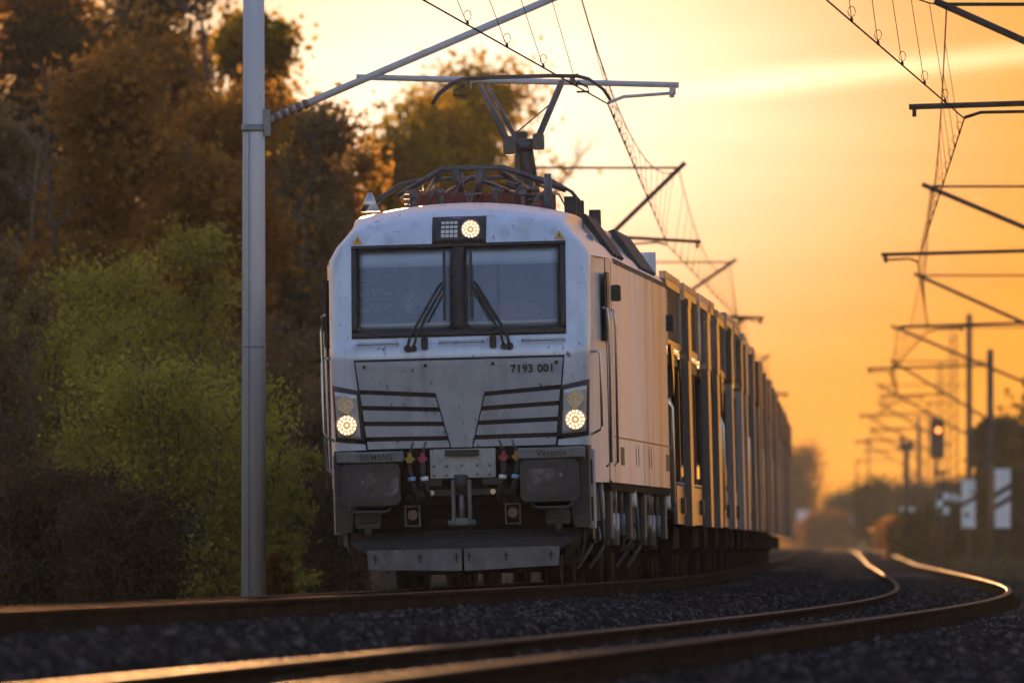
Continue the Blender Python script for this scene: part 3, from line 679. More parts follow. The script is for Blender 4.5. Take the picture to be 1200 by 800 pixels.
# snow plough
def pl(x): return -.22 + .10 * abs(x)
b = MB(); nx = 12
rows_ = []
for z, hw, dy in ((.56, 1.13, .30), (.47, 1.11, .12), (.385, 1.0, .02), (.37, .98, .0)):
    rows_.append([(-hw + 2 * hw * i / nx, pl(-hw + 2 * hw * i / nx) + dy, z) for i in range(nx + 1)])
b.grid(rows_, False); b.grid([[(p[0], p[1] + .05, p[2] - .02) for p in r_] for r_ in rows_], False)
pw = b.build('snow_plough', 'darkgrey', loco)
for s in (-1, 1):
    b = MB(); patch4(b, (s * .012, .165), (s * .93, .195), (s * .94, .385), (s * .012, .38), 0.02, .03, 6, 2, f=lambda x, z: pl(x) + (.38 - z) * .0, sm=False)
    pp = b.build('plough_plate', 'grey', pw)
    for x in (.06, .42, .86):
        b = MB(); yb = pl(x) - .03; b.box(s * x - .008, s * x + .008, yb, yb + .02, .25, .34); b.box(s * x - .022, s * x + .022, yb - .003, yb + .02, .30, .318); b.build('bolt', 'black', pp)
    b = MB(); b.add([(s * 1.0, pl(1) + .02, .37), (s * 1.13, pl(1.1) + .3, .56), (s * 1.2, .75, .56), (s * 1.12, .75, .22), (s * .98, pl(.95) + .05, .20)], [(0, 1, 2, 3, 4)]); b.build('plough_wing', 'under', pw)
    b = MB(); b.tube([(s * 1.16, .45, .8), (s * 1.16, .43, .55), (s * 1.15, .46, .42), (s * 1.10, .6, .30)], .018, 8); b.build('sand_pipe', 'grey', loco)
# doors, handrails, side details (both flanks)
for s in (1, -1):
    xs = s * (W - .002)
    b = MB(); b.box(s * 1.375, s * 1.404, 1.55, 2.15, 2.40, 3.07) if s > 0 else b.box(-1.404, -1.375, 1.55, 2.15, 2.40, 3.07); b.build('door_window', 'black', loco)
    for yv in (1.35, 2.35):
        b = MB(); xx = s * (W + .035 if yv > 2 else W + .01)
        b.tube([(xx - s * .05, yv, 2.72), (xx, yv, 2.70), (xx + s * .01, yv, 2.55), (xx, yv, 1.2), (xx - s * .05, yv, 1.15)], .014, 8); b.build('door_handrail', 'chrome', loco)
    b = MB(); b.bbox(s * 1.40 if s > 0 else -1.49, s * 1.40 + .09 if s > 0 else -1.40, 2.6, 2.85, 2.80, 2.96, .02, 'y'); b.build('camera_box', 'darkgrey', loco)
    b = MB(); b.bbox(s * 1.36 if s > 0 else -1.47, s * 1.36 + .11 if s > 0 else -1.36, 18.0, 18.3, 2.72, 2.9, .02, 'y'); b.build('camera_box', 'darkgrey', loco)
    b = MB()
    for (za, zb) in ((1.445, 1.46),): b.box(xs - s * .004, xs + s * .004, 2.6, 18.2, za, zb)
    b.box(xs - s * .004, xs + s * .004, 10.2, 10.25, 1.0, 1.45); b.box(xs - s * .004, xs + s * .004, 2.55, 2.6, 1.0, 3.2); b.box(xs - s * .004, xs + s * .004, 1.2, 1.24, 1.0, 3.2); b.build('panel_joint', 'black', loco)
    for yv in (4.0, 16.6):
        b = MB(); b.bbox(xs - s * .004 if s > 0 else xs - .006, xs + .006 if s > 0 else xs + .004, yv, yv + .9, 1.18, 1.36, .002, 'x'); b.build('side_socket', 'darkgrey', loco)
    for yv in (8.0, 8.7, 11.6, 12.2):
        b = MB(); b.box(xs - .005, xs + .005, yv, yv + .14, 1.2, 1.4, rot=(R(18), 0, 0)); b.build('side_grille', 'black', loco)
    b = MB()
    yv = 3.2
    while yv < 18: b.box(s * 1.385 - .02, s * 1.385 + .02, yv, yv + .16, 3.185, 3.235); yv += .32
    b.build('gutter_brackets', 'darkgrey', loco)['kind'] = 'stuff'
    # roof hood vents on the chamfer
    for y0, y1 in ((4.2, 7.2), (11.5, 15.5)):
        k = y0
        while k < y1:
            b = MB(); b.prism([(s * 1.34, 3.27), (s * 1.38, 3.30), (s * 1.10, 3.71), (s * 1.03, 3.69)], k, k + .35); b.build('roof_vent', 'darkgrey', loco); k += .75
for i, yv in enumerate((3.0, 3.9, 4.8, 9.0)):
    b = MB(); b.bbox(1.0 - .06, 1.0 + .06, yv, yv + .12, 3.66, 3.86, .01, 'y'); b.build('roof_fitting', 'rubber', loco)

# roof gear and pantographs
for q in ((-.50, .06, 3.1, 3.93), (.12, .62, 3.3, 3.92), (-.75, .75, 5.4, 3.97)):
    b = MB(); b.bbox(q[0], q[1], q[2], q[2] + .15, 3.78, q[3], .02, 'x'); b.build('roof_beam', 'red', loco)
for k in range(7):
    x = -.62 + k * .21; b = MB(); b.tube([(x, 2.9 + .1 * (k % 3), 3.79), (x + .02, 2.95, 3.86 + .03 * (k % 2)), (x + .10, 3.1, 3.92 + .05 * (k % 3)), (x + .22 * (-1) ** k, 3.7, 3.90), (x + .25 * (-1) ** k, 4.3, 3.8)], .010 + .004 * (k % 2), 6); b.build('roof_cable', 'steelpipe' if k % 3 else 'insul', loco)
for k in range(5):
    x = -.55 + k * .27; b = MB(); b.cyl((x, 3.0, 3.77), (x, 3.0, 3.90 + .04 * (k % 2)), .022, n=8); b.bbox(x - .04, x + .04, 2.96, 3.04, 3.89 + .04 * (k % 2), 3.93 + .04 * (k % 2), .01, 'z'); b.build('roof_clamp', 'grey', loco)
b = MB()
for x in (-.95,): b.cyl((x, 2.2, 3.74), (x, 2.2, 3.93), .10, .02, 12)
b.build('antenna', 'chrome', loco)
for x, yv in ((-.6, 3.2), (.62, 3.2), (-.6, 6.2), (.62, 6.2), (.45, 15), (-.45, 15), (.45, 17), (-.45, 17)):
    b = MB()
    for k in range(4): b.cyl((x, yv, 3.78 + .05 * k), (x, yv, 3.82 + .05 * k), .07, .045, 12)
    b.build('roof_insulator', 'insul', loco)
b = MB(); b.cyl((.80, 2.6, 3.74), (.80, 2.6, 4.08), .045, .035, 12); b.build('roof_post', 'grey', loco)
def panto_head(mb, x0, y0, z0, hw, horn):
    for dy in (-.18, .18):
        pts = [(x0 - hw - horn, y0 + dy * .6, z0 - .26), (x0 - hw - horn * .8, y0 + dy * .9, z0 - .15), (x0 - hw - horn * .35, y0 + dy, z0 - .035), (x0 - hw, y0 + dy, z0), (x0 - hw * .5, y0 + dy, z0 + .012), (x0 + hw * .5, y0 + dy, z0 + .012),
               (x0 + hw, y0 + dy, z0), (x0 + hw + horn * .35, y0 + dy, z0 - .035), (x0 + hw + horn * .8, y0 + dy * .9, z0 - .15), (x0 + hw + horn, y0 + dy * .6, z0 - .26)]
        mb.tube(pts, .017, 8)
    for s in (-1, 1):
        mb.box(x0 + s * (hw - .06) - .02, x0 + s * (hw - .06) + .02, y0 - .2, y0 + .2, z0 - .10, z0 - .02)
        mb.tube([(x0 + s * hw * .98, y0, z0 - .06), (x0 + s * (hw + .10), y0, z0 - .12), (x0 + s * (hw + .12), y0, z0 - .17), (x0 + s * (hw - .02), y0, z0 - .17)], .014, 6)
# lowered one at the front
pf = empty('pantograph', (0, 4.2, 3.79)); pf.parent = loco
b = MB(); b.box(-.5, .5, -.6, -.5, .06, .14); b.box(-.5, .5, .9, 1.0, .06, .14); b.box(-.5, -.42, -.6, 1.0, .06, .14); b.box(.42, .5, -.6, 1.0, .06, .14); b.build('base_frame', 'red', pf)
b = MB(); b.tube([(-.72, -.9, .13), (-.28, -1.0, .38), (.33, -1.0, .38), (.95, -.9, .14)], .030, 10)
b.tube([(-.14, -1.0, .38), (-.08, -1.0, .10)], [.06, .025], 8); b.tube([(.12, -1.0, .38), (.06, -1.0, .10)], [.06, .025], 8); b.tube([(.35, -.95, .22), (.75, -.9, .06)], .03, 8); b.build('knee_frame', 'steelpipe', pf)
b = MB(); b.tube([(-.5, .6, .2), (-.3, -.9, .34)], .03, 8); b.tube([(.5, .6, .2), (.3, -.9, .34)], .03, 8); b.tube([(-.4, .9, .15), (0, -.6, .3), (.4, .9, .15)], .025, 8); b.build('arm', 'steelpipe', pf)
b = MB(); panto_head(b, 0.0, .3, .30, .62, .42); b.build('collector_head', 'steelpipe', pf)
# raised one at the rear
pr = empty('pantograph', (0, 15.6, 3.79)); pr.parent = loco
b = MB(); b.box(-.5, .5, -.9, -.8, .06, .14); b.box(-.5, .5, .7, .8, .06, .14); b.box(-.5, -.42, -.9, .8, .06, .14); b.box(.42, .5, -.9, .8, .06, .14); b.build('base_frame', 'red', pr)
b = MB(); b.tube([(.06, .5, .12), (.03, -.7, .90)], [.11, .085], 12); b.build('lower_arm', 'steelpipe', pr)
b = MB(); b.cyl((-.16, -.72, .93), (.2, -.72, .93), .06, n=12); b.bbox(-.20, -.06, -.8, -.62, .82, 1.02, .03, 'y'); b.bbox(.12, .24, -.8, -.62, .86, 1.04, .03, 'y'); b.build('knee_joint', 'steelpipe', pr)
b = MB(); b.tube([(-.16, -.72, .98), (-.48, .35, 1.60)], .034, 10); b.tube([(-.06, -.7, .98), (-.40, .35, 1.60)], .024, 8); b.tube([(.17, -.72, .98), (.40, .35, 1.62)], .036, 10); b.tube([(-.1, -.72, 1.02), (.34, .35, 1.44)], .008, 6); b.build('upper_arm', 'steelpipe', pr)
b = MB(); panto_head(b, -.045, .4, 1.68, .62, .34); b.build('collector_head', 'steelpipe', pr)

# bogies
def wheel(parent, x, y, r, inner):
    b = MB(); s = 1 if x > 0 else -1
    b.cyl((x - s * .065, y, r), (x + s * .065, y, r), r, r - .004, 40); b.cyl((x - s * .095, y, r), (x - s * .065, y, r), r + .028, r + .028, 40)
    o = b.build('wheel', 'grey' if inner else 'under', parent)
    b = MB(); b.cyl((x + s * .066, y, r), (x + s * .075, y, r), r * .80, r * .78, 32); b.cyl((x + s * .07, y, r), (x + s * .16, y, r), .17, .13, 20); b.build('wheel_hub', 'under', o)
for yc in (4.55, 14.4):
    bg_ = empty('bogie', (0, yc, 0)); bg_.parent = loco
    b = MB()
    for s in (-1, 1):
        b.bbox(s * 1.0 - .09, s * 1.0 + .09, -2.4, 2.4, .55, .78, .04, 'y'); b.box(s * 1.0 - .12, s * 1.0 + .12, -.8, .8, .40, .62)
    b.box(-1, 1, -.3, .3, .45, .75); b.box(-1, 1, -2.4, -2.25, .5, .7); b.build('bogie_frame', 'under', bg_)
    for dy in (-1.5, 1.5):
        for x in (-.7535, .7535): wheel(bg_, x, dy, .625, False)
        b = MB(); b.cyl((-.75, dy, .625), (.75, dy, .625), .09, n=12); b.build('axle', 'under', bg_)
        b = MB(); b.bbox(-.66, .66, dy - .75 * (1 if dy > 0 else -.1), dy + .75 * (-.1 if dy > 0 else 1) , .14, .95, .1, 'x') if False else b.bbox(-.66, .66, dy - .5, dy + .5, .13, .95, .12, 'x'); b.build('traction_motor', 'under', bg_)
        for s in (-1, 1):
            b = MB(); b.bbox(s * 1.05 - .1, s * 1.05 + .1, dy - .22, dy + .22, .45, .80, .05, 'x'); b.cyl((s * 1.05, dy, .80), (s * 1.05, dy, 1.0), .11, n=12); b.build('axle_box', 'darkgrey', bg_)
            b = MB(); b.tube([(s * 1.12, dy + .9, .95), (s * 1.12, dy + .9, .55), (s * 1.08, dy + .85, .36), (s * .95, dy + .75, .16)], .018, 8); b.build('sand_pipe', 'grey', bg_)
    for s in (-1, 1):
        for k, dy in enumerate((-1.9, -.55, .55, 2.1)):
            b = MB(); b.cyl((s * 1.28, dy, .38 + .1 * (k % 2)), (s * 1.28, dy, .70), .045, n=12); b.cyl((s * 1.28, dy, .70), (s * 1.28, dy, 1.0), .03, n=12); b.build('damper', 'wagonlight' if k in (1, 2) else 'grey', bg_)
        b = MB(); b.bbox(s * 1.2 - .1, s * 1.2 + .1, -2.9, -2.4, .62, 1.0, .03, 'y'); b.build('sand_box', 'lightgrey', bg_)
        for dy in (-.25, .25):
            b = MB()
            for k in range(6): b.cyl((s * 1.13, dy, .62 + .06 * k), (s * 1.13, dy, .655 + .06 * k), .13, .13, 16)
            b.build('coil_spring', 'under', bg_)
for s in (-1, 1):
    for yv in (2.5, 7.6, 11.5, 17.4):
        b = MB(); b.bbox(s * 1.30 - .05, s * 1.30 + .05, yv, yv + .45, .45, .98, .03, 'z'); b.build('under_box', 'darkgrey', loco)
        b = MB(); b.cyl((s * 1.24, yv + .7, .86), (s * 1.38, yv + .7, .86), .09, n=16); b.build('filler_cap', 'white' if yv in (7.6, 17.4) else 'grey', loco)
    for yv in (1.6, 8.3, 10.6):
        b = MB(); b.tube([(s * 1.28, yv, 1.0), (s * 1.30, yv, .6), (s * 1.30, yv + .06, .45), (s * 1.26, yv + .2, .40), (s * 1.24, yv + .3, .55)], .02, 8); b.build('cable_loop', 'grey', loco)
b = MB(); b.bbox(-1.25, 1.25, 7.9, 11.0, .32, 1.0, .08, 'y'); b.build('transformer_tank', 'under', loco)
b = MB(); b.box(-1.0, 1.0, .8, 18.2, .45, .93); b.build('underfloor', 'under', loco)

# driver behind the left pane
def skinned(name, pts, edges, radii, m, parent, sub=2, root=0):
    me = bpy.data.meshes.new(name); me.from_pydata(pts, edges, []); me.materials.append(MT[m])
    o = link(name, me, parent); md = o.modifiers.new('skin', 'SKIN'); md.use_smooth_shade = True
    for i, r_ in enumerate(radii):
        sv = me.skin_vertices[0].data[i]; sv.radius = r_ if isinstance(r_, tuple) else (r_, r_); sv.use_root = (i == root)
    s_ = o.modifiers.new('sub', 'SUBSURF'); s_.levels = sub; s_.render_levels = sub
    return o
dr = empty('person', (0, 0, 0)); dr.parent = None
dr.location = loco.location; dr.rotation_euler = loco.rotation_euler
tag(dr, 'train driver in dark clothes seated behind the left windscreen pane', 'person')
dx = -.53; hy = 1.26
pts = [(dx, hy + .1, 2.02), (dx, hy + .1, 2.25), (dx, hy + .06, 2.50), (dx, hy + .02, 2.62), (dx, hy - .0, 2.70), (dx, hy - .02, 2.80), (dx, hy - .01, 2.90),
       (dx - .19, hy + .05, 2.53), (dx - .24, hy - .04, 2.30), (dx - .16, hy - .26, 2.52), (dx + .19, hy + .05, 2.53), (dx + .24, hy - .04, 2.30), (dx + .16, hy - .26, 2.54),
       (dx - .10, hy + .05, 2.02), (dx - .13, hy - .40, 2.06), (dx - .13, hy - .42, 1.58), (dx + .10, hy + .05, 2.02), (dx + .13, hy - .40, 2.06), (dx + .13, hy - .42, 1.58)]
ed = [(0, 1), (1, 2), (2, 3), (3, 4), (4, 5), (5, 6), (2, 7), (7, 8), (8, 9), (2, 10), (10, 11), (11, 12), (0, 13), (13, 14), (14, 15), (0, 16), (16, 17), (17, 18)]
rad = [(.15, .11), (.15, .11), (.17, .11), (.06, .06), (.065, .075), (.085, .10), (.075, .09), .065, .05, .035, .065, .05, .035, .09, .07, .045, .09, .07, .045]
body = skinned('body', pts, ed, rad, 'cloth', dr)
body.data.materials.append(MT['skin'])
b = MB()
hd = bmesh.new(); bmesh.ops.create_uvsphere(hd, u_segments=20, v_segments=14, radius=1)
for v in hd.verts:
    x, y, z = v.co; wd = .078 * (1 - .18 * max(0, -z)); y2 = y * .098
    if y < -.6 and abs(x) < .28 and -.45 < z < .05: y2 -= .018
    if y < -.5 and .05 < z < .3 and .2 < abs(x) < .6: y2 += .010
    v.co = (dx + x * wd, hy - .025 + y2, 2.815 + z * .125)
for f_ in hd.faces: f_.smooth = True
me = bpy.data.meshes.new('head'); hd.to_mesh(me); hd.free(); me.materials.append(MT['skin']); link('head', me, dr)
hb = bmesh.new(); bmesh.ops.create_uvsphere(hb, u_segments=18, v_segments=12, radius=1)
for v in hb.verts:
    x, y, z = v.co; v.co = (dx + x * .088, hy + .005 + y * .10, 2.855 + max(z, -.7) * .108)
for f_ in hb.faces: f_.smooth = True
me = bpy.data.meshes.new('hair'); hb.to_mesh(me); hb.free(); me.materials.append(MT['hair']); link('hair', me, dr)
for s in (-1, 1):
    b = MB(); b.cyl((dx + s * .03, hy - .113, 2.835), (dx + s * .03, hy - .120, 2.835), .011, n=10); b.build('eye', 'black', dr)
    b = MB(); b.bbox(dx + s * .08 - .01, dx + s * .08 + .01, hy - .04, hy - .005, 2.79, 2.85, .008, 'x'); b.build('ear', 'skin', dr)
b = MB(); b.box(dx - .025, dx + .025, hy - .118, hy - .10, 2.755, 2.763); b.build('mouth', 'redtap', dr)

# ------------------------------------------------------------------ car carrier wagons
WL = 23.6
def make_wagon():
    r0 = empty('car_carrier_wagon')
    b = MB(); b.box(-1.2, 1.2, .3, WL - .3, .72, .86); b.box(-.3, .3, .3, WL - .3, .5, .72); fl = b.build('lower_deck', 'wagondark', r0)
    b = MB(); b.box(-1.28, 1.28, .4, WL - .4, 2.42, 2.56); b.build('upper_deck', 'wagondark', r0)
    b = MB()
    for k in range(12): b.box(-1.26, 1.26, .9 + k * 1.95, 1.05 + k * 1.95, 2.32, 2.42)
    o = b.build('deck_bearers', 'wagondark', r0); o['kind'] = 'stuff'
    b = MB(); b.box(-1.27, -1.24, 1.2, WL - 1.2, .86, 2.36); b.build('side_light_block', 'wagondark', r0)  # added sheet, stops light coming through the open lower deck
    b = MB(); b.box(-1.29, -1.27, .6, WL - .6, 2.6, 3.2); b.build('upper_light_block', 'wagondark', r0)  # added sheet on the far side, keeps the upper deck dark
    # end platforms
    for y0 in (0.0, WL - .5):
        b = MB(); b.bbox(-1.25, 1.25, y0, y0 + .5, .80, 1.22, .03, 'x'); b.build('headstock', 'wagondark', r0)
        for s in (-1, 1):
            b = MB(); yy = y0 - .35 if y0 == 0 else y0 + .5; b.cyl((s * .87, yy, 1.03), (s * .87, yy + .35, 1.03), .09, n=12); b.cyl((s * .87, yy if y0 == 0 else yy + .31, 1.03), (s * .87, (yy if y0 == 0 else yy + .31) + .04, 1.03), .23, n=16); b.build('buffer', 'wagondark', r0)
    for s in (-1, 1):
        # side sills, in two lengths with gaps at the bogies
        for y0, y1 in ((3.6, 15.0), (16.4, 22.6)):
            b = MB(); b.box(s * 1.30 - .02, s * 1.30 + .02, y0, y1, .62, 1.06); b.cyl((s * 1.30, y0, 1.075), (s * 1.30, y1, 1.075), .028, n=8); b.build('side_sill', 'wagonlight', r0)
        # posts
        for k, yv in enumerate((7.4, 16.6, 21.4)):
            wd = 1.25
            b = MB(); b.box(s * 1.36 - .045, s * 1.36 + .045, yv - wd / 2, yv + wd / 2, .60, 2.50); o = b.build('post', 'wagonlight', r0)
            b = MB(); b.box(s * 1.36 - .055, s * 1.36 + .055, yv - wd / 2 - .02, yv + wd / 2 + .02, 2.50, 3.12); b.box(s * 1.36 - .062, s * 1.36 + .062, yv - wd / 2 - .04, yv + wd / 2 + .04, 3.12, 3.2); b.build('post_sleeve', 'wagon', o)
        # inner struts of the lower deck
        for yv in (3.2, 4.6, 8.2, 14.2, 15.6, 19.4, 20.6):
            b = MB(); b.box(s * 1.22 - .03, s * 1.22 + .03, yv - .06, yv + .06, .86, 2.42); b.build('strut', 'wagon', r0)
        # guard panels of the upper deck
        for y0, y1 in ((.45, 6.8), (8.2, 14.6), (15.4, 20.2), (20.8, 23.2)):
            x = s * 1.30
            b = MB(); b.box(x - .03, x + .03, y0, y1, 3.26, 3.34); b.box(x - .03, x + .03, y0, y1, 2.60, 2.67); b.box(x - .04, x + .04, y0, y0 + .12, 2.60, 3.42); b.box(x - .04, x + .04, y1 - .12, y1, 2.60, 3.36)
            k = y0 + .25
            while k < y1 - .2: b.box(x - .035, x + .035, k, k + .3, 3.34, 3.42); k += .62
            gp = b.build('guard_panel', 'wagonlight', r0)
            k = y0 + .35
            while k < y1 - .2:
                b = MB(); b.box(x - .02, x + .02, k - .05, k + .05, 2.67, 3.26); b.build('guard_bar', 'wagondark', gp); k += .55  # shade between the lit frame edges put into the dark bar colour
        for yv in (2.2, 21.0):
            b = MB(); b.prism([(yv - .9, 2.62), (yv + .5, 2.62), (yv + .4, 2.42), (yv + .2, 2.15), (yv, 2.05), (yv - .2, 2.25)], s * 1.33 - .02, s * 1.33 + .02, 'yz'); b.build('gusset', 'wagon', r0)
        for yv in (.35, WL - .35):
            b = MB(); b.tube([(s * 1.33, yv, .75), (s * 1.37, yv, .85), (s * 1.37, yv, 1.9), (s * 1.33, yv, 2.0)], .022, 8); b.build('shunter_handrail', 'chrome', r0)
        for yv in (5.2, 13.8):
            b = MB(); b.bbox(s * 1.335 - .03, s * 1.335 + .03, yv, yv + .4, .74, .92, .01, 'x'); b.build('brake_handle', 'wagondark', r0)
    # bogies
    for yc in (2.6, WL / 2, WL - 2.6):
        bg_ = empty('bogie', (0, yc, 0)); bg_.parent = r0
        b = MB()
        for s in (-1, 1): b.bbox(s * 1.0 - .08, s * 1.0 + .08, -1.3, 1.3, .34, .62, .04, 'y')
        b.box(-1, 1, -.2, .2, .35, .6); b.build('bogie_frame', 'under', bg_)
        for dy in (-.9, .9):
            for x in (-.7535, .7535):
                b = MB(); s = 1 if x > 0 else -1
                b.cyl((x - s * .065, dy, .365), (x + s * .065, dy, .365), .365, n=28); b.cyl((x + s * .066, dy, .365), (x + s * .12, dy, .365), .09, n=14); b.build('wheel', 'under', bg_)
    return r0
wag0 = make_wagon(); km = kidmap()
ya = 148 + 18.7 + .75
ordn = ['first', 'second', 'third', 'fourth', 'fifth', 'sixth', 'seventh', 'eighth', 'ninth']
for i in range(8):
    o = wag0 if i == 0 else copy_tree(wag0, None, km)
    p = tpos(1, ya); q = tpos(1, ya + WL)
    o.location = p; o.rotation_euler = (0, -cant(ya + 10), -math.atan2(q.x - p.x, q.y - p.y))
    lab = 'rusty two deck car carrier wagon coupled right behind the locomotive' if i == 0 else ('rusty two deck car carrier wagon, last one seen at the tail' if i == 7 else 'rusty two deck car carrier wagon, %s in line behind the locomotive' % ordn[i])
    tag(o, lab, 'wagon', 'car carrier wagons of the train')
    for c_ in children(o):
        if i and c_.name.startswith('guard_panel'): c_.location.z = random.choice((0, -.05, -.12, -.3, -.18, .04))
    ya += WL + .95

# ------------------------------------------------------------------ overhead line
def mast_obj(name, x, y, z0, z1, r0, r1, m, lattice=False):
    o = empty(name, (x, y, z0))
    if lattice:
        b = MB(); h = z1 - z0; w0, w1 = .22, .12
        for sx in (-1, 1):
            for sy in (-1, 1): b.cyl((sx * w0, sy * w0, 0), (sx * w1, sy * w1, h), .035, .03, 6)
        n = int(h / .55)
        for k in range(n):
            za, zb = h * k / n, h * (k + 1) / n; a = w0 + (w1 - w0) * za / h; c = w0 + (w1 - w0) * zb / h
            for sg in (-1, 1):
                b.cyl((-a, sg * a, za), (c, sg * c, zb), .018, n=5); b.cyl((sg * a, a, za), (sg * c, -c, zb), .018, n=5)
        b.build('mast_shaft', m, o)
    else:
        b = MB(); b.cyl((0, 0, 0), (0, 0, z1 - z0), r0, r1, 24); b.build('mast_shaft', m, o)
    b = MB(); b.bbox(-.38, .38, -.38, .38, -.45, .10, .05, 'z'); b.build('mast_foot', 'concrete', o)
    return o
def cantilever(mo, mx, y, msg, con, zatt, ztop, regz, side, tubem='tube', steady='out', rr=.03, clampx=None, tip=None):
    """bracket of tubes from mast mo at x=mx to the messenger point msg and the contact point con"""
    o = mo.location
    L_ = lambda p: Vector(p) - o
    a = Vector((mx, y, zatt)); M = Vector(msg); t = Vector((mx, y, ztop))
    d = (M - a).normalized(); ca = empty('cantilever', (0, 0, 0)); ca.parent = mo
    b = MB(); b.cyl(L_(a), L_(M + d * .15), rr * 1.25, n=10); b.build('bracket_tube', tubem, ca)
    b = MB()
    for k in range(5): b.cyl(L_(a + d * (.12 + .09 * k)), L_(a + d * (.17 + .09 * k)), .065, .05, 10)
    b.build('insulator', 'insul', ca)
    b = MB(); b.cyl(L_(t), L_(M + Vector((-.05 * side, 0, .02))), rr * .62, n=8); b.build('stay_tube', tubem, ca)
    c = Vector(con)
    # registration tube: from the bracket tube outwards past the contact wire
    f = (regz - zatt) / max(.01, (M.z - zatt)); hx = mx + (M.x - mx) * min(.97, max(.05, f))
    if clampx is not None: hx = clampx
    ex = tip if tip is not None else c.x - side * .55
    rz1 = regz + .02
    b = MB(); b.cyl(L_((hx, y, regz + .06)), L_((ex, y, rz1 - .05)), rr, n=10); b.cyl(L_((ex + side * .06, y, rz1 - .05)), L_((ex + side * .06, y, rz1 - .16)), rr * .7, n=8); b.build('registration_tube', tubem, ca)
    if steady == 'out': s0 = Vector((ex + side * .08, y, rz1 - .14))
    else:
        s0 = Vector((c.x + side * .75, y, rz1 - .10))
    b = MB(); b.tube([L_(s0), L_((s0 * .25 + c * .75) + Vector((0, 0, .05))), L_(c + Vector((0, 0, .01)))], rr * .55, 8); b.cyl(L_(s0 + Vector((0, 0, .1))), L_(s0 - Vector((0, 0, .05))), rr * .8, n=8); b.build('steady_arm', tubem, ca)
CZ, MZ = 5.36, 6.62
sup1 = [(80, .3), (170, .53), (250, -.3), (333, .3), (416, -.3), (500, .3), (590, -.3), (680, .3), (780, -.3), (900, 0)]
sup2 = [(82, -.3), (170, .33), (256, -.35), (340, .3), (420, -.3), (500, .3), (580, -.3), (660, .3), (740, -.3), (830, .3), (930, 0)]
def catenary(tr, sup, label):
    fx, fz = TR[tr]
    root = empty('overhead_line', (fx(200), 200, 5)); tag(root, label, 'wires', 'overhead line wires')
    O = root.location; cw, mw = [], []; dr_ = []
    for (ya_, sa), (yb_, sb) in zip(sup, sup[1:]):
        n = 14
        for i in range(n + (1 if (yb_, sb) == sup[-1] else 0)):
            t = i / n; y = ya_ + (yb_ - ya_) * t; 
            st = sa + (sb - sa) * t
            x = fx(ya_) + (fx(yb_) - fx(ya_)) * t + st      # wires run straight between supports
            z = fz(y) + CZ; sag = 4 * t * (1 - t); mz = fz(y) + MZ - .72 * sag
            cw.append(Vector((x, y, z)) - O); xm = fx(ya_) + (fx(yb_) - fx(ya_)) * t + st * .4; mw.append(Vector((xm, y, mz)) - O)
            if i % 14 and y > 95 and y < 560: dr_.append((cw[-1], mw[-1]))
    b = MB(); b.tube(cw, .0085, 6); b.build('contact_wire', 'wire', root)
    b = MB(); b.tube(mw, .0085, 6); b.build('messenger_wire', 'wire', root)
    for c_, m__ in dr_:
        b = MB(); b.cyl(c_, m__, .004, n=5); ring = [c_ + Vector((0.0 + .035 * math.sin(a), 0, .09 + .05 * math.cos(a))) for a in np.linspace(0, 6.28, 9)]; b.tube(ring, .004, 5)
        b.cyl(c_ - Vector((0, .02, 0)), c_ + Vector((0, .02, .03)), .014, n=6); b.build('dropper', 'wire', root)
catenary(1, sup1, 'contact wire, messenger and droppers above the train, touched by the pantograph')
catenary(2, sup2, 'contact wire, messenger and droppers above the empty right hand track')

# masts of the train's track (left side)
LAB1 = {170: 'thick grey tubular mast standing left of the locomotive with a long bracket arm', 250: 'mast bracket whose pointed arm end shows just above the locomotive roof',
        333: 'mast bracket over the wagons, second arm beyond the locomotive', 416: 'mast bracket far along the train, third arm beyond the locomotive', 500: 'far faint mast bracket at the tail of the wagons'}
for y, st in sup1[1:6]:
    big = y == 170
    mx = X1(y) - (3.44 if big else 2.72 if y == 250 else 3.5)
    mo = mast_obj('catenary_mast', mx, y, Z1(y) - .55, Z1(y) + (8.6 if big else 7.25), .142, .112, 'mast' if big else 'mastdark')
    tag(mo, LAB1[y], 'mast', 'overhead line masts left of the tracks')
    msg = (X1(y) + st * .4, y, Z1(y) + MZ); con = (X1(y) + st, y, Z1(y) + CZ)
    if big:
        b = MB()
        for zz in (5.62, 5.66): b.cyl((0, 0, zz - .02), (0, 0, zz + .02), .135, n=20)
        b.bbox(.10, .19, -.07, .07, 5.55, 5.85, .02, 'z'); b.build('clamp_band', 'tube', mo)
        b = MB(); b.cyl((0, 0, 3.18), (0, 0, 3.20), .137, n=24); b.build('shaft_joint', 'tube', mo)
        b = MB(); b.tube([(-.05, -.15, .05), (-.05, -.145, 1.5), (-.05, -.14, 3.5), (-.05, -.13, 5.6)], .0035, 6); b.build('earth_cable', 'wire', mo)
        b = MB(); b.cyl((0, 0, .05), (0, 0, .30), .17, .15, 24); b.build('base_collar', 'concrete', mo)
    if big: cantilever(mo, mx + .12, y, (X1(y) + .05, y, Z1(y) + MZ - .02), con, Z1(y) + 5.16, Z1(y) + 8.2, Z1(y) + 5.60, -1, 'mast', 'out', .035, tip=X1(y) + 1.33)
    else: cantilever(mo, mx + .1, y, msg, con, Z1(y) + 4.2, Z1(y) + MZ + .02, Z1(y) + 5.45, -1, 'mastdark', 'out' if st > 0 else 'in', .032)
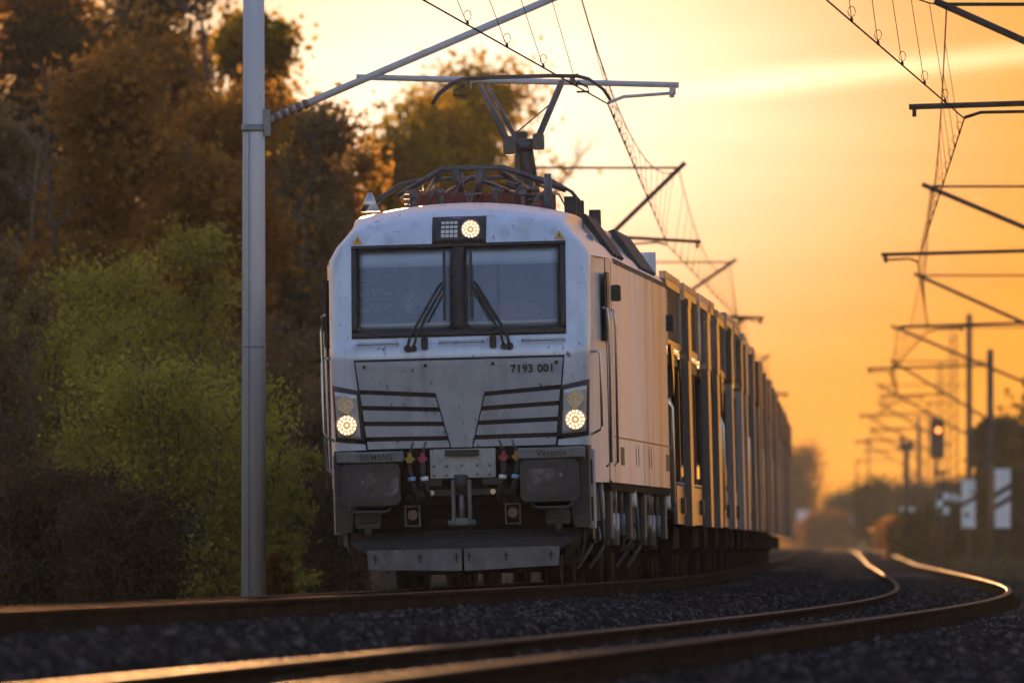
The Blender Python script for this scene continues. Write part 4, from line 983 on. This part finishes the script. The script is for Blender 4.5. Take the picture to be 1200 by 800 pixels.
for y, st in sup2[1:]:
    mx = X2(y) + (3.3 if y > 430 else 4.4)
    zt = {500: 6.5, 580: 8.9, 660: 9.3, 740: 9.0}.get(y, 8.0)
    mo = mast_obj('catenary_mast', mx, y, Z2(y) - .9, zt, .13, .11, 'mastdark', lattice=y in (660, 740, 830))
    nmr = {170: 'mast just outside the right edge carrying the nearest dark bracket arm', 256: 'mast carrying the second bracket arm at upper right', 340: 'mast carrying the third bracket arm from the right edge', 420: 'mast at the right edge with sloping bracket arm in mid height',
           500: 'mast with the two stripe white board, rightmost of the far masts', 580: 'tall pole mast with the one stripe white board', 660: 'lattice mast rising behind the tall pole mast', 740: 'lattice mast directly above the red signal', 830: 'faint lattice mast far left of the signal', 930: 'farthest faint pole mast near the vanishing tracks'}
    tag(mo, nmr[y], 'mast', 'overhead line masts right of the tracks')
    cantilever(mo, mx - .1, y, (X2(y) + st * .4, y, Z2(y) + MZ), (X2(y) + st, y, Z2(y) + CZ), Z2(y) + 4.75, Z2(y) + MZ + .02, Z2(y) + 5.52, 1, 'mastdark', 'in' if st > 0 else 'out', .034, tip=X2(y) + st - .62)

# ------------------------------------------------------------------ signal and boards at the far right
def board_on(name, px0, px1, py0, py1, Y, label, stripes=0, post=None, m='white'):
    a = at(px0, py1, Y); c = at(px1, py0, Y); cx = (a.x + c.x) / 2; wd = c.x - a.x; h = c.z - a.z
    o = empty(name, (cx, Y, a.z)); tag(o, label, 'sign', 'white trackside boards')
    b = MB(); b.box(-wd / 2, wd / 2, 0, .03, 0, h); b.build('panel', m, o)
    for k in range(stripes):
        z = h * (.5 + .2 * (stripes - 1) / 2 - .2 * k) - .05 if stripes > 1 else h * .5
        b = MB(); t_ = h * .11; dz = wd * .6
        b.add([(-wd / 2, -.006, z - dz / 2), (wd / 2, -.006, z + dz / 2), (wd / 2, -.006, z + dz / 2 + t_), (-wd / 2, -.006, z - dz / 2 + t_), (-wd / 2, -.001, z - dz / 2), (wd / 2, -.001, z + dz / 2), (wd / 2, -.001, z + dz / 2 + t_), (-wd / 2, -.001, z - dz / 2 + t_)],
              [(0, 1, 2, 3), (0, 4, 5, 1), (3, 2, 6, 7), (1, 5, 6, 2), (0, 3, 7, 4)]); b.build('stripe', 'black', o)
    if post:
        b = MB(); b.cyl((0, .07, post - a.z), (0, .07, h * .9), .04, n=8); b.build('post', 'mastdark', o)
    return o
board_on('distance_board', 1166, 1184, 549, 618, 499.6, 'white distance board with two black slanting stripes', 2)
board_on('distance_board', 1127, 1143, 562, 618, 579.6, 'white distance board with one black slanting stripe', 1)
board_on('white_board', 1055, 1071, 593, 611, 760, 'small white board left of the signal post, on its own pole', 0, -1.2)
board_on('white_board', 996, 1010, 600, 616, 1250, 'small white board on a pole nearest the vanishing tracks', 0, -1.1)
board_on('white_board', 934, 947, 597, 613, 1450, 'small pale board between the train and the tracks', 0, -1.1)
board_on('white_board', 1114, 1125, 578, 600, 640, 'narrow white board beside the checkered one', 0, -1.3)
o = empty('marker_post', at(1105, 664, 490)); tag(o, 'short dark post with crossbar and small checkered board below the red signal', 'post')
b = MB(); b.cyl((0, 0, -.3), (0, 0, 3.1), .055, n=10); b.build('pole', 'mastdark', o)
b = MB(); b.box(-.28, .18, -.04, .04, 3.02, 3.10); b.bbox(-.28, -.16, -.06, .06, 2.95, 3.18, .02, 'z'); b.build('crossbar', 'mastdark', o)
b = MB(); b.box(-.2, .2, -.09, -.06, 1.7, 2.4); cb = b.build('checker_board', 'white', o)
for q in ((-.19, 0, 1.71, 1.94), (0, .19, 1.94, 2.17), (-.19, 0, 2.17, 2.39)):
    b = MB(); b.box(q[0], q[1], -.1, -.088, q[2], q[3]); b.build('checker_square', 'black', cb)
p = at(1098, 537, 700); gz = Z2(700) - .7
sg = empty('railway_signal', (p.x, 700, gz)); tag(sg, 'dark railway signal on a mast showing one glowing red light', 'signal')
b = MB(); b.cyl((.0, .15, 0), (0, .15, p.z - gz + 1.0), .09, n=12); b.build('signal_mast', 'mastdark', sg)
b = MB(); b.bbox(-.33, .33, -.1, .1, p.z - gz, p.z - gz + 1.85, .08, 'y'); hd_ = b.build('signal_head', 'black', sg)
b = MB(); b.cyl((.06, -.12, p.z - gz + 1.30), (.06, -.101, p.z - gz + 1.30), .11, n=20); b.build('red_light', 'signal_red', hd_)
b = MB()
b.tube([(.06 + .19 * math.cos(a), -.25, p.z - gz + 1.30 + .19 * math.sin(a)) for a in np.linspace(0, math.pi, 9)], .02, 6); b.build('light_hood', 'black', hd_)
# big signal gantry mast left of it
p = at(1062, 640, 720); o = empty('signal_post', (p.x, 720, Z2(720) - .7)); tag(o, 'stout post with a stepped head standing left of the red signal', 'post')
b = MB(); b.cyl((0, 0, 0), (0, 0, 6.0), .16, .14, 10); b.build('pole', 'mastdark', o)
b = MB(); b.box(-.42, .42, -.1, .1, 5.6, 5.8); b.box(-.3, -.1, -.1, .1, 5.8, 6.3); b.box(.12, .34, -.1, .1, 5.8, 6.1); b.build('head', 'mastdark', o)
for px, Y, top, lab in ((1018, 1200, 510, 'thin dark pole, left of the pair before the vanishing tracks'), (1004, 1300, 540, 'thin dark pole, leftmost of the far right group'), (1078, 700, 500, 'slim dark pole between the stout post and the red signal')):
    a = at(px, top, Y); o = empty('signal_pole', (a.x, Y, Z2(Y) - .8)); tag(o, lab, 'pole', 'slim poles right of the far tracks')
    b = MB(); b.cyl((0, 0, 0), (0, 0, a.z - Z2(Y) + .8), .10, .07, 10); b.build('pole', 'mastdark', o)
    b = MB(); b.bbox(-.16, .16, -.14, -.02, 1.0, 1.5, .02, 'z'); b.build('cabinet', 'mastdark', o)

# ------------------------------------------------------------------ trees and bushes
LEAF = {
 'brown': leafmat('leaves_rust_brown', (0.20, 0.10, 0.022), (0.42, 0.21, 0.04), .65),
 'gold': leafmat('leaves_golden_green', (0.14, 0.11, 0.010), (0.42, 0.25, 0.022), .7),
 'lime': leafmat('leaves_fresh_yellow_green', (0.22, 0.18, 0.03), (0.48, 0.39, 0.06), .45),
 'green': leafmat('leaves_green', (0.05, 0.065, 0.012), (0.14, 0.145, 0.022), .45),
 'dark': leafmat('leaves_dark', (0.045, 0.032, 0.015), (0.11, 0.068, 0.025), .5),
 'far': leafmat('leaves_far_dark_green', (0.018, 0.020, 0.008), (0.05, 0.046, 0.014), .2),
 'orange': leafmat('leaves_orange', (0.16, 0.06, 0.012), (0.30, 0.12, 0.02), .5),
 'hazel': leafmat('leaves_dry_hazel', (0.15, 0.10, 0.045), (0.30, 0.19, 0.075), .6),
}
def tubes_np(segs, sides):
    """segs: list of (p0, p1, r0, r1) -> vertex array of separate quads"""
    A = np.array([s[0] for s in segs]); B = np.array([s[1] for s in segs]); r0 = np.array([s[2] for s in segs])[:, None]; r1 = np.array([s[3] for s in segs])[:, None]
    d = B - A; d /= np.linalg.norm(d, axis=1)[:, None] + 1e-9
    ref = np.where(np.abs(d[:, 2:3]) > .9, np.array([[1., 0, 0]]), np.array([[0, 0, 1.]]))
    u = np.cross(d, ref); u /= np.linalg.norm(u, axis=1)[:, None] + 1e-9; v = np.cross(d, u)
    out = []
    for k in range(sides):
        a0, a1 = 2 * np.pi * k / sides, 2 * np.pi * (k + 1) / sides
        e0 = u * np.cos(a0) + v * np.sin(a0); e1 = u * np.cos(a1) + v * np.sin(a1)
        out.append(np.stack([A + e0 * r0, A + e1 * r0, B + e1 * r1, B + e0 * r1], 1))
    return np.concatenate(out).reshape(-1, 3)
def leaves_np(P, size, rg, aspect=.55):
    n = len(P); d = rg.normal(size=(n, 3)); d /= np.linalg.norm(d, axis=1)[:, None]
    e = rg.normal(size=(n, 3)); e -= d * (d * e).sum(1)[:, None]; e /= np.linalg.norm(e, axis=1)[:, None]
    L = (size * rg.uniform(.6, 1.35, n))[:, None]
    return np.stack([P - d * L, P + e * L * aspect, P + d * L, P - e * L * aspect], 1).reshape(-1, 3)
def plant(name, label, cat, px, Y, top, hw, leaf, seed, nleaf=16000, lsize=.07, stems=4, bark='bark', zb=None, clump=.30, low=.12, group=None, lean=0.0, twig=1.0, jitter=.5, hole=0.0):
    """px, top, hw: where the crown stands in the picture's own scale at distance Y (metres follow from Y)"""
    rg = np.random.default_rng(seed)
    a = at(px, top, Y); z0 = zb if zb is not None else (Z1(min(Y, 600)) - .95); H = a.z - z0; Rw = hw / F * Y
    root = empty(name, (a.x, Y, z0)); tag(root, label, cat, group)
    segs, tips = [], []
    def axis(p, d, length, r, nseg, lvl):
        pts = [p]; step = length / nseg
        for k in range(nseg):
            d = d + rg.normal(size=3) * (.16 if lvl else .10); d[2] += .05 if lvl < 2 else -.01
            d = d / np.linalg.norm(d); q = pts[-1] + d * step
            ra = r * (1 - .80 * k / nseg); rb = r * (1 - .80 * (k + 1) / nseg)
            segs.append((pts[-1], q, ra, rb)); pts.append(q)
            if lvl < 2 and (k + 1) / nseg > low:
                nb = 2 if lvl == 0 else rg.integers(1, 3)
                for _ in range(nb):
                    an = rg.uniform(0, 2 * np.pi); up = rg.uniform(.1, .75)
                    dd = np.array([np.cos(an), np.sin(an), up]); dd = dd * .75 + d * .45; dd /= np.linalg.norm(dd)
                    frac = (1 - (k + 1) / nseg) * .75 + .25
                    ln = (Rw * rg.uniform(.55, 1.0) * (.55 + .45 * frac)) if lvl == 0 else length * rg.uniform(.35, .6)
                    axis(q, dd, ln, rb * .55 + .004, 5 if lvl == 0 else 3, lvl + 1)
            if lvl == 2: tips.append(q)
            if lvl == 1 and k > 2: tips.append(q)
    for s in range(stems):
        an = rg.uniform(0, 2 * np.pi); o_ = np.array([np.cos(an), np.sin(an), 0]) * (0 if stems == 1 else rg.uniform(.05, .35) * min(1, Rw))
        sp = 0.05 if stems == 1 else rg.uniform(.10, .42) * min(1.0, Rw / max(H, .1) * 1.6)
        d = np.array([np.cos(an) * sp + lean, np.sin(an) * sp, 1.0]); d /= np.linalg.norm(d)
        axis(o_, d, H * rg.uniform(.78, .97), .018 * H / math.sqrt(stems) + .01, 8, 0)
    V = tubes_np(segs, 5); fastmesh('trunk' if cat == 'tree' else 'stems', V, 4, bark, root)
    T = np.array(tips)
    # keep the crown inside its outline, uneven at the rim
    rr = np.sqrt((T[:, 0] ** 2 + T[:, 1] ** 2)); T = T[(rr < Rw * 1.15) & (T[:, 2] < H * 1.03)]
    per = max(1, nleaf // len(T))
    keep = rg.uniform(size=len(T)) > hole; T = T[keep]
    wgt = rg.integers(max(1, per // 2), per * 2 + 1, len(T))
    P = np.repeat(T, wgt, 0); P = P + rg.normal(size=P.shape) * clump * min(1.0, Rw * .55) * np.array([1, 1, .8])
    P = P[P[:, 2] > .05]
    fastmesh('crown', leaves_np(P, lsize, rg), 4, LEAF[leaf], root)
    return root
GW = 'trees of the wood left of the railway'
TL = [ # px, Y, top, hw, leaf, stems, label
 (-70, 345, -70, 130, 'dark', 1, 'tall dark tree at the far left edge, behind all others'),
 (60, 350, -60, 110, 'brown', 2, 'tall rust brown tree second from the left edge at the back'),
 (175, 352, -90, 100, 'dark', 1, 'tall dark crowned tree filling the top between left edge and mast'),
 (265, 330, -35, 85, 'brown', 2, 'tall brown tree behind the grey mast with sky showing through'),
 (345, 345, 15, 62, 'gold', 1, 'slender golden tree right of the mast top against the sky'),
 (412, 400, 112, 78, 'gold', 2, 'small golden tree between the mast and the round autumn tree'),
 (540, 430, 62, 125, 'gold', 2, 'round golden green autumn tree against the sky behind the pantograph'),
 (468, 405, 118, 85, 'gold', 2, 'shorter golden tree left of the round autumn tree'),
 (590, 470, 165, 60, 'gold', 2, 'small golden tree under the right side of the round autumn tree'),
 (105, 262, 40, 95, 'brown', 4, 'feathery rust brown tree at upper left before the tall trees'),
 (20, 265, 90, 90, 'hazel', 4, 'leggy brown tree at the left edge in mid height'),
 (215, 270, 95, 90, 'brown', 4, 'many stemmed brown tree left of the grey mast'),
 (330, 275, 120, 85, 'hazel', 5, 'bare looking many stemmed tree right behind the grey mast'),
 (400, 290, 190, 60, 'brown', 4, 'brown tree close against the left side of the locomotive'),
 (470, 330, 210, 60, 'brown', 4, 'brown tree hidden mostly behind the locomotive cab'),
]
for i, (px, Y, top, hw, leaf, st, lab) in enumerate(TL):
    plant('woodland_tree', lab, 'tree', px, Y, top, hw, leaf, 100 + i, nleaf=34000 if Y > 300 else 34000, lsize=.115 if Y > 300 else .085, stems=st,
          bark='barkpale' if leaf == 'hazel' else 'bark', clump=.55 if Y > 300 else .42, group=GW, low=.25 if st == 1 else .15, hole=.34 if Y > 300 else .15)
GB = 'bushes at the edge of the wood'
BL = [
 (165, 212, 268, 95, 'lime', 6, 'tall fresh yellow green bush lit up left of the mast'),
 (205, 193, 445, 115, 'lime', 8, 'broad yellow green bush low at the foot of the mast'),
 (85, 203, 360, 100, 'lime', 6, 'dull green bush left of the yellow green ones'),
 (325, 200, 500, 42, 'lime', 5, 'small green bush peeping out right of the mast'),
 (5, 200, 300, 70, 'hazel', 7, 'dark thin twigged bush at the left edge'),
 (370, 235, 430, 50, 'hazel', 6, 'dry brown bush between the mast and the locomotive'),
 (285, 225, 380, 70, 'hazel', 6, 'dry brown bush behind the grey mast'),
 (50, 190, 560, 80, 'dark', 8, 'low dark bush in the bottom left corner of the wood'),
 (140, 186, 590, 80, 'dark', 8, 'low dark bush under the broad yellow green bush'),
 (400, 215, 560, 55, 'dark', 7, 'low dark bush beside the front of the locomotive'),
 (322, 182, 655, 18, 'orange', 6, 'little orange tuft at the foot of the mast'),
 (-60, 205, 350, 80, 'dark', 7, 'dark bush cut off by the left edge'),
]
for i, (px, Y, top, hw, leaf, st, lab) in enumerate(BL):
    plant('bush', lab, 'bush', px, Y, top, hw, leaf, 300 + i, nleaf=30000, lsize=.036, stems=st, clump=.24, low=.12, hole=.15, group=GB)
GR = 'far trees and bushes along the right side'
RL = [
 (940, 1560, 525, 34, 'brown', 3, 'tree', 'hazy brown tree just right of the last wagon'),
 (905, 1800, 555, 50, 'brown', 3, 'tree', 'hazy brown tree half hidden behind the last wagon'),
 (985, 1550, 585, 38, 'far', 4, 'tree', 'low hazy tree above the vanishing tracks'),
 (1040, 1150, 572, 36, 'far', 3, 'tree', 'hazy tree behind the slim poles'),
 (1088, 960, 588, 38, 'far', 3, 'tree', 'hazy tree behind the red signal mast'),
 (1135, 900, 580, 40, 'far', 3, 'tree', 'hazy tree behind the one stripe board'),
 (1198, 640, 488, 36, 'far', 4, 'tree', 'dark green tree at the right edge above the bank'),
 (1250, 600, 450, 50, 'far', 3, 'tree', 'dark tree cut off by the right edge'),
 (968, 1420, 611, 24, 'orange', 7, 'bush', 'reddish bush beside the far end of the tracks'),
 (1050, 900, 615, 14, 'brown', 5, 'bush', 'brownish bush left of the stout post'),
 (1064, 700, 616, 16, 'orange', 5, 'bush', 'glowing orange bush at the foot of the stout post'),
 (1100, 660, 612, 30, 'far', 6, 'bush', 'green bush behind the short dark post'),
 (1150, 600, 602, 36, 'far', 6, 'bush', 'green bush between the two striped boards'),
 (1205, 560, 570, 42, 'far', 6, 'bush', 'dark green bush at the right edge under the tree'),
]
for i, (px, Y, top, hw, leaf, st, ct, lab) in enumerate(RL):
    plant('far_tree' if ct == 'tree' else 'bush', lab, ct, px, Y, top, hw, leaf, 500 + i, nleaf=14000, lsize=.18, stems=st, clump=.6, low=.1, group=GR, zb=Z2(Y) - .5)

# undergrowth and verge grass
def blade_coll(name, m, n, h, seed):
    rg = np.random.default_rng(seed); V = []
    for k in range(n):
        a = rg.uniform(0, 6.28); x, y = rg.normal(size=2) * .07; hh = h * rg.uniform(.5, 1.1); bx, by = rg.normal(size=2) * .3 * hh; wv = .012
        c, s = math.cos(a) * wv, math.sin(a) * wv
        V += [(x - c, y - s, 0), (x + c, y + s, 0), (x + bx * .4 + c * .6, y + by * .4 + s * .6, hh * .6), (x + bx, y + by, hh)]
    o = fastmesh(name, np.array(V), 4, m); C.objects.unlink(o); return o
gc = bpy.data.collections.new('grass_shapes')
gm = mat('verge_grass', (0.030, 0.032, 0.010), 0.9, 0, 0.6, 1.5)
gm2 = mat('dry_verge_grass', (0.060, 0.042, 0.016), 0.9, 0, 0.5, 1.5)
for i in range(4): gc.objects.link(blade_coll('grass_tuft', gm if i < 3 else gm2, 14, .32, 40 + i))
def gstrip(u0, u1, y0, y1, side, n=6, step=4.0):
    out = []; y = y0
    P = prof if side == 1 else prof2; f = X1 if side == 1 else X2; fz = Z1 if side == 1 else Z2
    while y <= y1:
        out.append([(f(y) + u, y, fz(y) + interp(u, P)) for u in np.linspace(u0, u1, n)]); y += step
    return out
scatter('verge_grass', gstrip(-14, -3.0, 120, 260, 1), 9, .6, 1.5, 'dark weedy grass on the ground under the wood', 'grass', gc, True, 11)
scatter('verge_grass', gstrip(3.0, 9.0, 90, 330, 2), 9, .6, 1.4, 'dark grass on the verge right of the empty track', 'grass', gc, True, 12)
scatter('verge_grass', gstrip(3.0, 18.0, 330, 760, 2, 8, 8.0), 3, 1.0, 2.2, 'dark grass on the bank under the striped boards', 'grass', gc, True, 13)

# ------------------------------------------------------------------ evening haze
hz = MB(); hz.box(-460, 700, -30, 2600, -4.0, 17.5)
ho = hz.build('haze', 'white'); ho.data.materials.clear()
hm = bpy.data.materials.new('haze_air'); hm.use_nodes = True; ht = hm.node_tree; ht.nodes.clear()
hout = ht.nodes.new('ShaderNodeOutputMaterial'); pv = ht.nodes.new('ShaderNodeVolumePrincipled')
pv.inputs['Color'].default_value = (0.93, 0.90, 0.86, 1); pv.inputs['Density'].default_value = HAZE; pv.inputs['Anisotropy'].default_value = 0.1
ht.links.new(pv.outputs[0], hout.inputs['Volume']); ho.data.materials.append(hm)
tag(ho, 'warm evening haze filling the air along the line', 'haze', kind='stuff')
